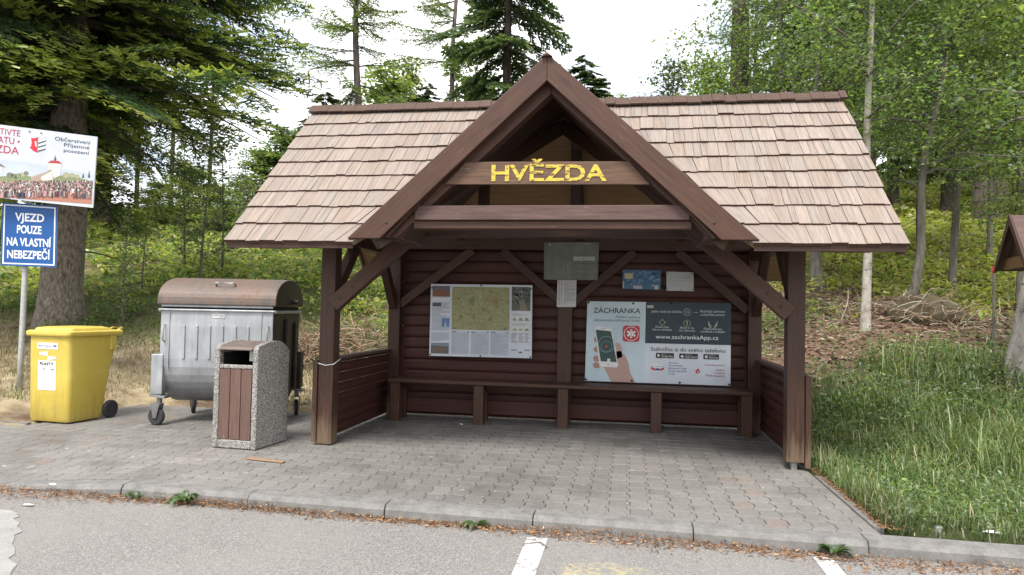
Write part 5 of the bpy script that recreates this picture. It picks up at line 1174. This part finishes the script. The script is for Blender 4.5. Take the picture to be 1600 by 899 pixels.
# grass
def grass(name, label, n, box, keep, L, w_, cols, bend=.6, wts=None, hv=.35):
    x, y = scatter(n, *box, lambda a, b: keep(a, b)*free(a, b)); m_ = len(x); z = hgt(x, y)-.01
    l = (L(x, y) if callable(L) else L)*(1+hv*RNG.normal(size=m_)).clip(.35, 1.9); a = RNG.uniform(0, 6.283, m_); b_ = bend*RNG.uniform(.2, 1.4, m_)
    d = np.stack([np.cos(a), np.sin(a), 0*a], -1); s_ = np.stack([-np.sin(a), np.cos(a), 0*a], -1)*(w_*(.7+.6*RNG.random(m_)))[:, None]
    p0 = np.stack([x, y, z], -1); up = np.array([0, 0, 1.]); ll = l[:, None]; bb = b_[:, None]
    p1 = p0+up*ll*.5+d*ll*.16*bb; p2 = p1+nrm(up*(1-bb*.35)+d*bb*.75)*ll*.3; p3 = p2+nrm(up*(.75-bb*.75)+d*bb*1.1)*ll*.26
    tone = (1+.28*wob(x, y, 1.5, 2)+.15*wob(x, y, 5, 1))[:, None]; col = (pal(m_, cols, .2, RNG, wts)*tone).clip(.004, .5)
    g = MB(); g.quads(np.stack([p0-s_, p0+s_, p1+s_*.85, p1-s_*.85], 1), col); g.quads(np.stack([p1-s_*.85, p1+s_*.85, p2+s_*.55, p2-s_*.55], 1), col); g.quads(np.stack([p2-s_*.55, p2+s_*.55, p3+s_*.05, p3-s_*.05], 1), col*1.05)
    o = g.build(name, M['grass']); tag(o, label, 'grass', None, 'stuff'); return o
GG = [(.100, .155, .048), (.135, .19, .058), (.080, .13, .045), (.19, .225, .08), (.31, .28, .15)]
edge = lambda x, y: np.clip((.085+.06*sm(2.4, 3.2, x+.3*wob(x, y, 2))+.14*sm(3.0, 5.2, x+.5*(y+1)))*(1+.55*wob(x, y, 1.8, 3))*.68, .04, .24)
bare = lambda x, y: 1-.95*np.exp(-(((x-2.72)/.28)**2+((y+1.62)/.10)**2))
grass('verge_grass', 'lush green grass on the verge right of the pavement', 62000, (2.29, 8.5, -1.85, 4.6), lambda x, y: bare(x, y)*sm(3.5, 2.3, y-.15*(x-4)+.5*wob(x, y, 1.1))*(.3+.7*sm(2.3, 2.55, x+.06*wob(x, y, 6))), edge, .0040, GG, 1.5, [.28, .28, .18, .18, .08])
shrub_cover('herb_cover', 'small clover and plantain leaves among the verge grass', 3200, (2.37, 7, -1.7, 2.5), lambda x, y: .35+.65*(wob(x, y, 1.7, 8) > .1), .10, .036, G1+[(.16, .22, .10), (.12, .18, .09)], 14, .10)
grass('tall_grass', 'tall coarse grass tufts near the leaning birch', 7000, (3.6, 8, -.6, 4), lambda x, y: (wob(x, y, 1.6, 6) > .25), lambda x, y: .36+0*x, .0055, GG[:4], 1.0)
STR = [(.30, .25, .14), (.24, .20, .11), (.36, .30, .18), (.10, .12, .04), (.17, .16, .07)]
grass('dry_grass', 'short straw coloured grass behind the bins', 42000, (-13, -2.3, .3, 5.2), lambda x, y: sm(5.2, 3.2, y)*(.35+.65*(wob(x, y, .9, 7) > -.2)), .07, .0035, STR, .9)
grass('verge_grass', 'green grass tuft at the foot of the sign post', 5200, (-11, -5.7, .26, 1.9), lambda x, y: sm(-5.75, -6.2, x)*sm(1.7, .5, y+.35*wob(x, y, 2.2)), .14, .004, GG[:4]+STR[3:], .8)
grass('slope_grass', 'pale grass patches on the slope behind the fir', 22000, (-16, -2.5, 4, 10), lambda x, y: (wob(x, y, .6, 9) > -.1)*sm(4, 5.5, y), .16, .006, [(.08, .12, .035), (.12, .15, .05), (.17, .17, .07)], .8)
grass('verge_grass', 'thin ragged grass along the shelter wall and paving edge', 2400, (2.34, 2.62, -1.66, 2.6), lambda x, y: .9+0*x, .14, .0042, GG, .8)
# litter
def litter(name, label, c, size, cols, asp=.5, flat=.2, kind='stuff', wts=None):
    n = len(c); q, _ = leaves(c, size, None, .5, asp); q[..., 2] = c[:, None, 2]+(q[..., 2]-c[:, None, 2])*flat
    g = MB(); g.quads(q, pal(n, cols, .22, RNG, wts)); o = g.build(name, M['litter']); tag(o, label, 'litter', None, kind); return o
n = 15000; x = RNG.uniform(-10, 8, n); prof = .035+.035*(1+np.sin(x*2.3)*np.sin(x*.9+1))+.09*smooth(1.2, 2.2, x)+.05*smooth(-2.9, -3.6, x)
off = np.abs(RNG.normal(size=n))*prof*.8; y = front_y(x)-.004-off; z = ROADZ+.006+.035*np.exp(-off/.045)*RNG.random(n)*(1+.5*np.sin(x*2.3)); z = np.where(x < -3.1, ROADZ+.01+(.03*np.exp(-off/.1))*RNG.random(n), z)
NB = [(.24, .115, .05), (.32, .175, .085), (.17, .085, .045), (.38, .25, .14), (.12, .07, .045)]
litter('needle_litter', 'rust brown needles and bud scales drifted along the kerb foot', np.stack([x, y, z], -1), .030, NB, .24, .5)
n = 1500; x = 2.33+np.abs(RNG.normal(size=n))*.09; y = RNG.uniform(-1.7, .1, n); litter('needle_litter', 'brown needles along the right pavement edge', np.stack([x, y, .012+.01*RNG.random(n)], -1), .028, NB, .3, .3)
n = 900; x = RNG.uniform(-9, 3.5, n); y = front_y(x)-RNG.exponential(.5, n)-.1; litter('needle_litter', 'scattered specks on the asphalt', np.stack([x, y, np.full(n, ROADZ+.007)], -1), .016, NB+[(.5, .46, .42)], .4, .2)
n = 700; x = RNG.uniform(-5.6, 2.2, n); y = RNG.uniform(-1.6, 1.5, n); litter('needle_litter', 'crumbs and specks on the paving', np.stack([x, y, .006+drop(x, y)], -1), .014, NB+[(.45, .42, .38), (.05, .04, .035)], .5, .2)
x, y = scatter(26000, 2.8, 16, 2.2, 15, lambda a, b: sm(2.2, 3.6, b+.8*wob(a, b, 1))*sm(15, 9, b)*free(a, b)); litter('leaf_litter', 'brown dead leaves on the bank under the birches', np.stack([x, y, hgt(x, y)+.015+.02*RNG.random(len(x))], -1), .085, [(.19, .12, .085), (.28, .20, .15), (.13, .08, .06), (.36, .28, .22)], .6, .45)
x, y = scatter(9000, -13, -2.4, 2, 8, lambda a, b: (wob(a, b, .9, 3) > .0)*free(a, b)); litter('leaf_litter', 'brown needles and cones on the soil below the fir', np.stack([x, y, hgt(x, y)+.012], -1), .05, [(.17, .11, .08), (.24, .17, .12), (.12, .08, .06)], .4, .4)
# brush piles
def brush(name, label, px, t, rx, ry, hgt_, n, cols, seed, tilt=.6):
    rng = np.random.default_rng(seed); p = at(px, 450, t); z = float(hgt(p[0], p[1])); th = thing(name, label, 'brush pile', (p[0], p[1], z)); g = MB()
    for k in range(n):
        a = rng.normal(size=2)*(rx, ry)*.6; q = np.array([a[0], a[1], 0]); q[2] = hgt(p[0]+q[0], p[1]+q[1])-z+hgt_*max(0, 1-(a[0]/rx)**2-(a[1]/ry)**2)*rng.random()*.8; d = nrm(rng.normal(size=3)*(1, 1, tilt)); d[2] = abs(d[2])*.8; L = rng.uniform(.2, .75); pts = [q]
        for i in range(4): pts.append(pts[-1]+d*L/4); d = nrm(d+rng.normal(size=3)*.25+np.array([0, 0, -.18]))
        g.tube(pts, list(np.linspace(rng.uniform(.005, .011), .003, 5)), 4, 0, np.asarray(cols[rng.integers(len(cols))])*rng.uniform(.7, 1.3), cap=False)
    g.build('twigs', M['plain'], th, local=True); return th
TW = [(.30, .20, .13), (.22, .14, .09), (.38, .28, .19), (.14, .085, .06), (.26, .22, .14)]
brush('brush_pile', 'heap of dry brown twigs seen between the left shelter posts', 548, 11.6, 1.2, .8, .75, 620, TW, 1)
brush('brush_pile', 'twig heap at the foot of the curved tree', 1432, 12.4, 1.3, .8, .55, 340, TW+[(.45, .40, .34)], 2)
brush('brush_pile', 'low pile of cut branches on the left slope crest', 255, 29, 3.6, 1.2, .9, 260, [(.16, .12, .09), (.24, .18, .14)], 3)
brush('brush_pile', 'dry stalks left of the shelter post by the container', 476, 11.2, .35, .4, .6, 150, TW, 4, 1.5)
g = MB(); p = at(1446, 450, 12.6); ti = []
for k in range(10):
    a = k*.628; ti.append((p[0]+.75*math.cos(a), p[1]+.6*math.sin(a)))
rings = []
for r_, zz in ((1, -.1), (.85, .16), (.55, .33), (.2, .40)): rings.append([(p[0]+(tx-p[0])*r_*(1+.1*math.sin(k*2.3)), p[1]+(ty-p[1])*r_, float(hgt(tx, ty))*0+float(hgt(p[0], p[1]))+zz+.05*math.sin(k*1.9)) for k, (tx, ty) in enumerate(ti)])
soft_box_rings(rings, g); tag(g.build('earth_mound', simple2('dark_mossy_soil', (.075, .062, .035), .95, 0, 6, .5), None, True), 'dark mossy earth mound beside the curved tree', 'mound')
# kerb weeds
def weed(label, x, yo, n, L, seed, z=ROADZ+.02):
    rng = np.random.default_rng(seed); y = float(front_y(x))-yo; th = thing('kerb_weed', label, 'weed', (x, y, z), 0, 'weeds along the kerb'); g = MB(); L = L*.78
    for k in range(n):
        a = rng.uniform(0, 6.28); l = L*rng.uniform(.6, 1.15); d = np.array([math.cos(a), math.sin(a)*.55-.15, 0]); s_ = nrm(np.array([-d[1], d[0], 0])); up = np.array([0, 0, 1.])
        el = rng.uniform(.35, 1.1); pts = [np.zeros(3)+d*.01]; wd = [.006, l*.13, l*.17, l*.11, .003]
        for i in range(4): pts.append(pts[-1]+nrm(d+up*el)*l/4); el -= .42
        for i in range(4):
            c = np.array((.095, .155, .06))*rng.uniform(.7, 1.35)
            for sg in (-1, 1):
                e0, e1 = s_*wd[i]*sg+up*wd[i]*.35, s_*wd[i+1]*sg+up*wd[i+1]*.35; v = [pts[i], pts[i+1], pts[i+1]+e1, pts[i]+e0]; g.quads([v], [c])
    g.build('leaves', M['leaf'], th, local=True); return th
weed('largest dandelion weed at the left kerb', -2.42, .03, 16, .17, 1); weed('small weed just left of the largest dandelion', -2.82, .03, 9, .11, 2); weed('weed with upright leaves at the middle of the kerb', -.26, .03, 10, .14, 3); weed('spreading weed at the right kerb near the white line', 1.97, .03, 15, .16, 4)
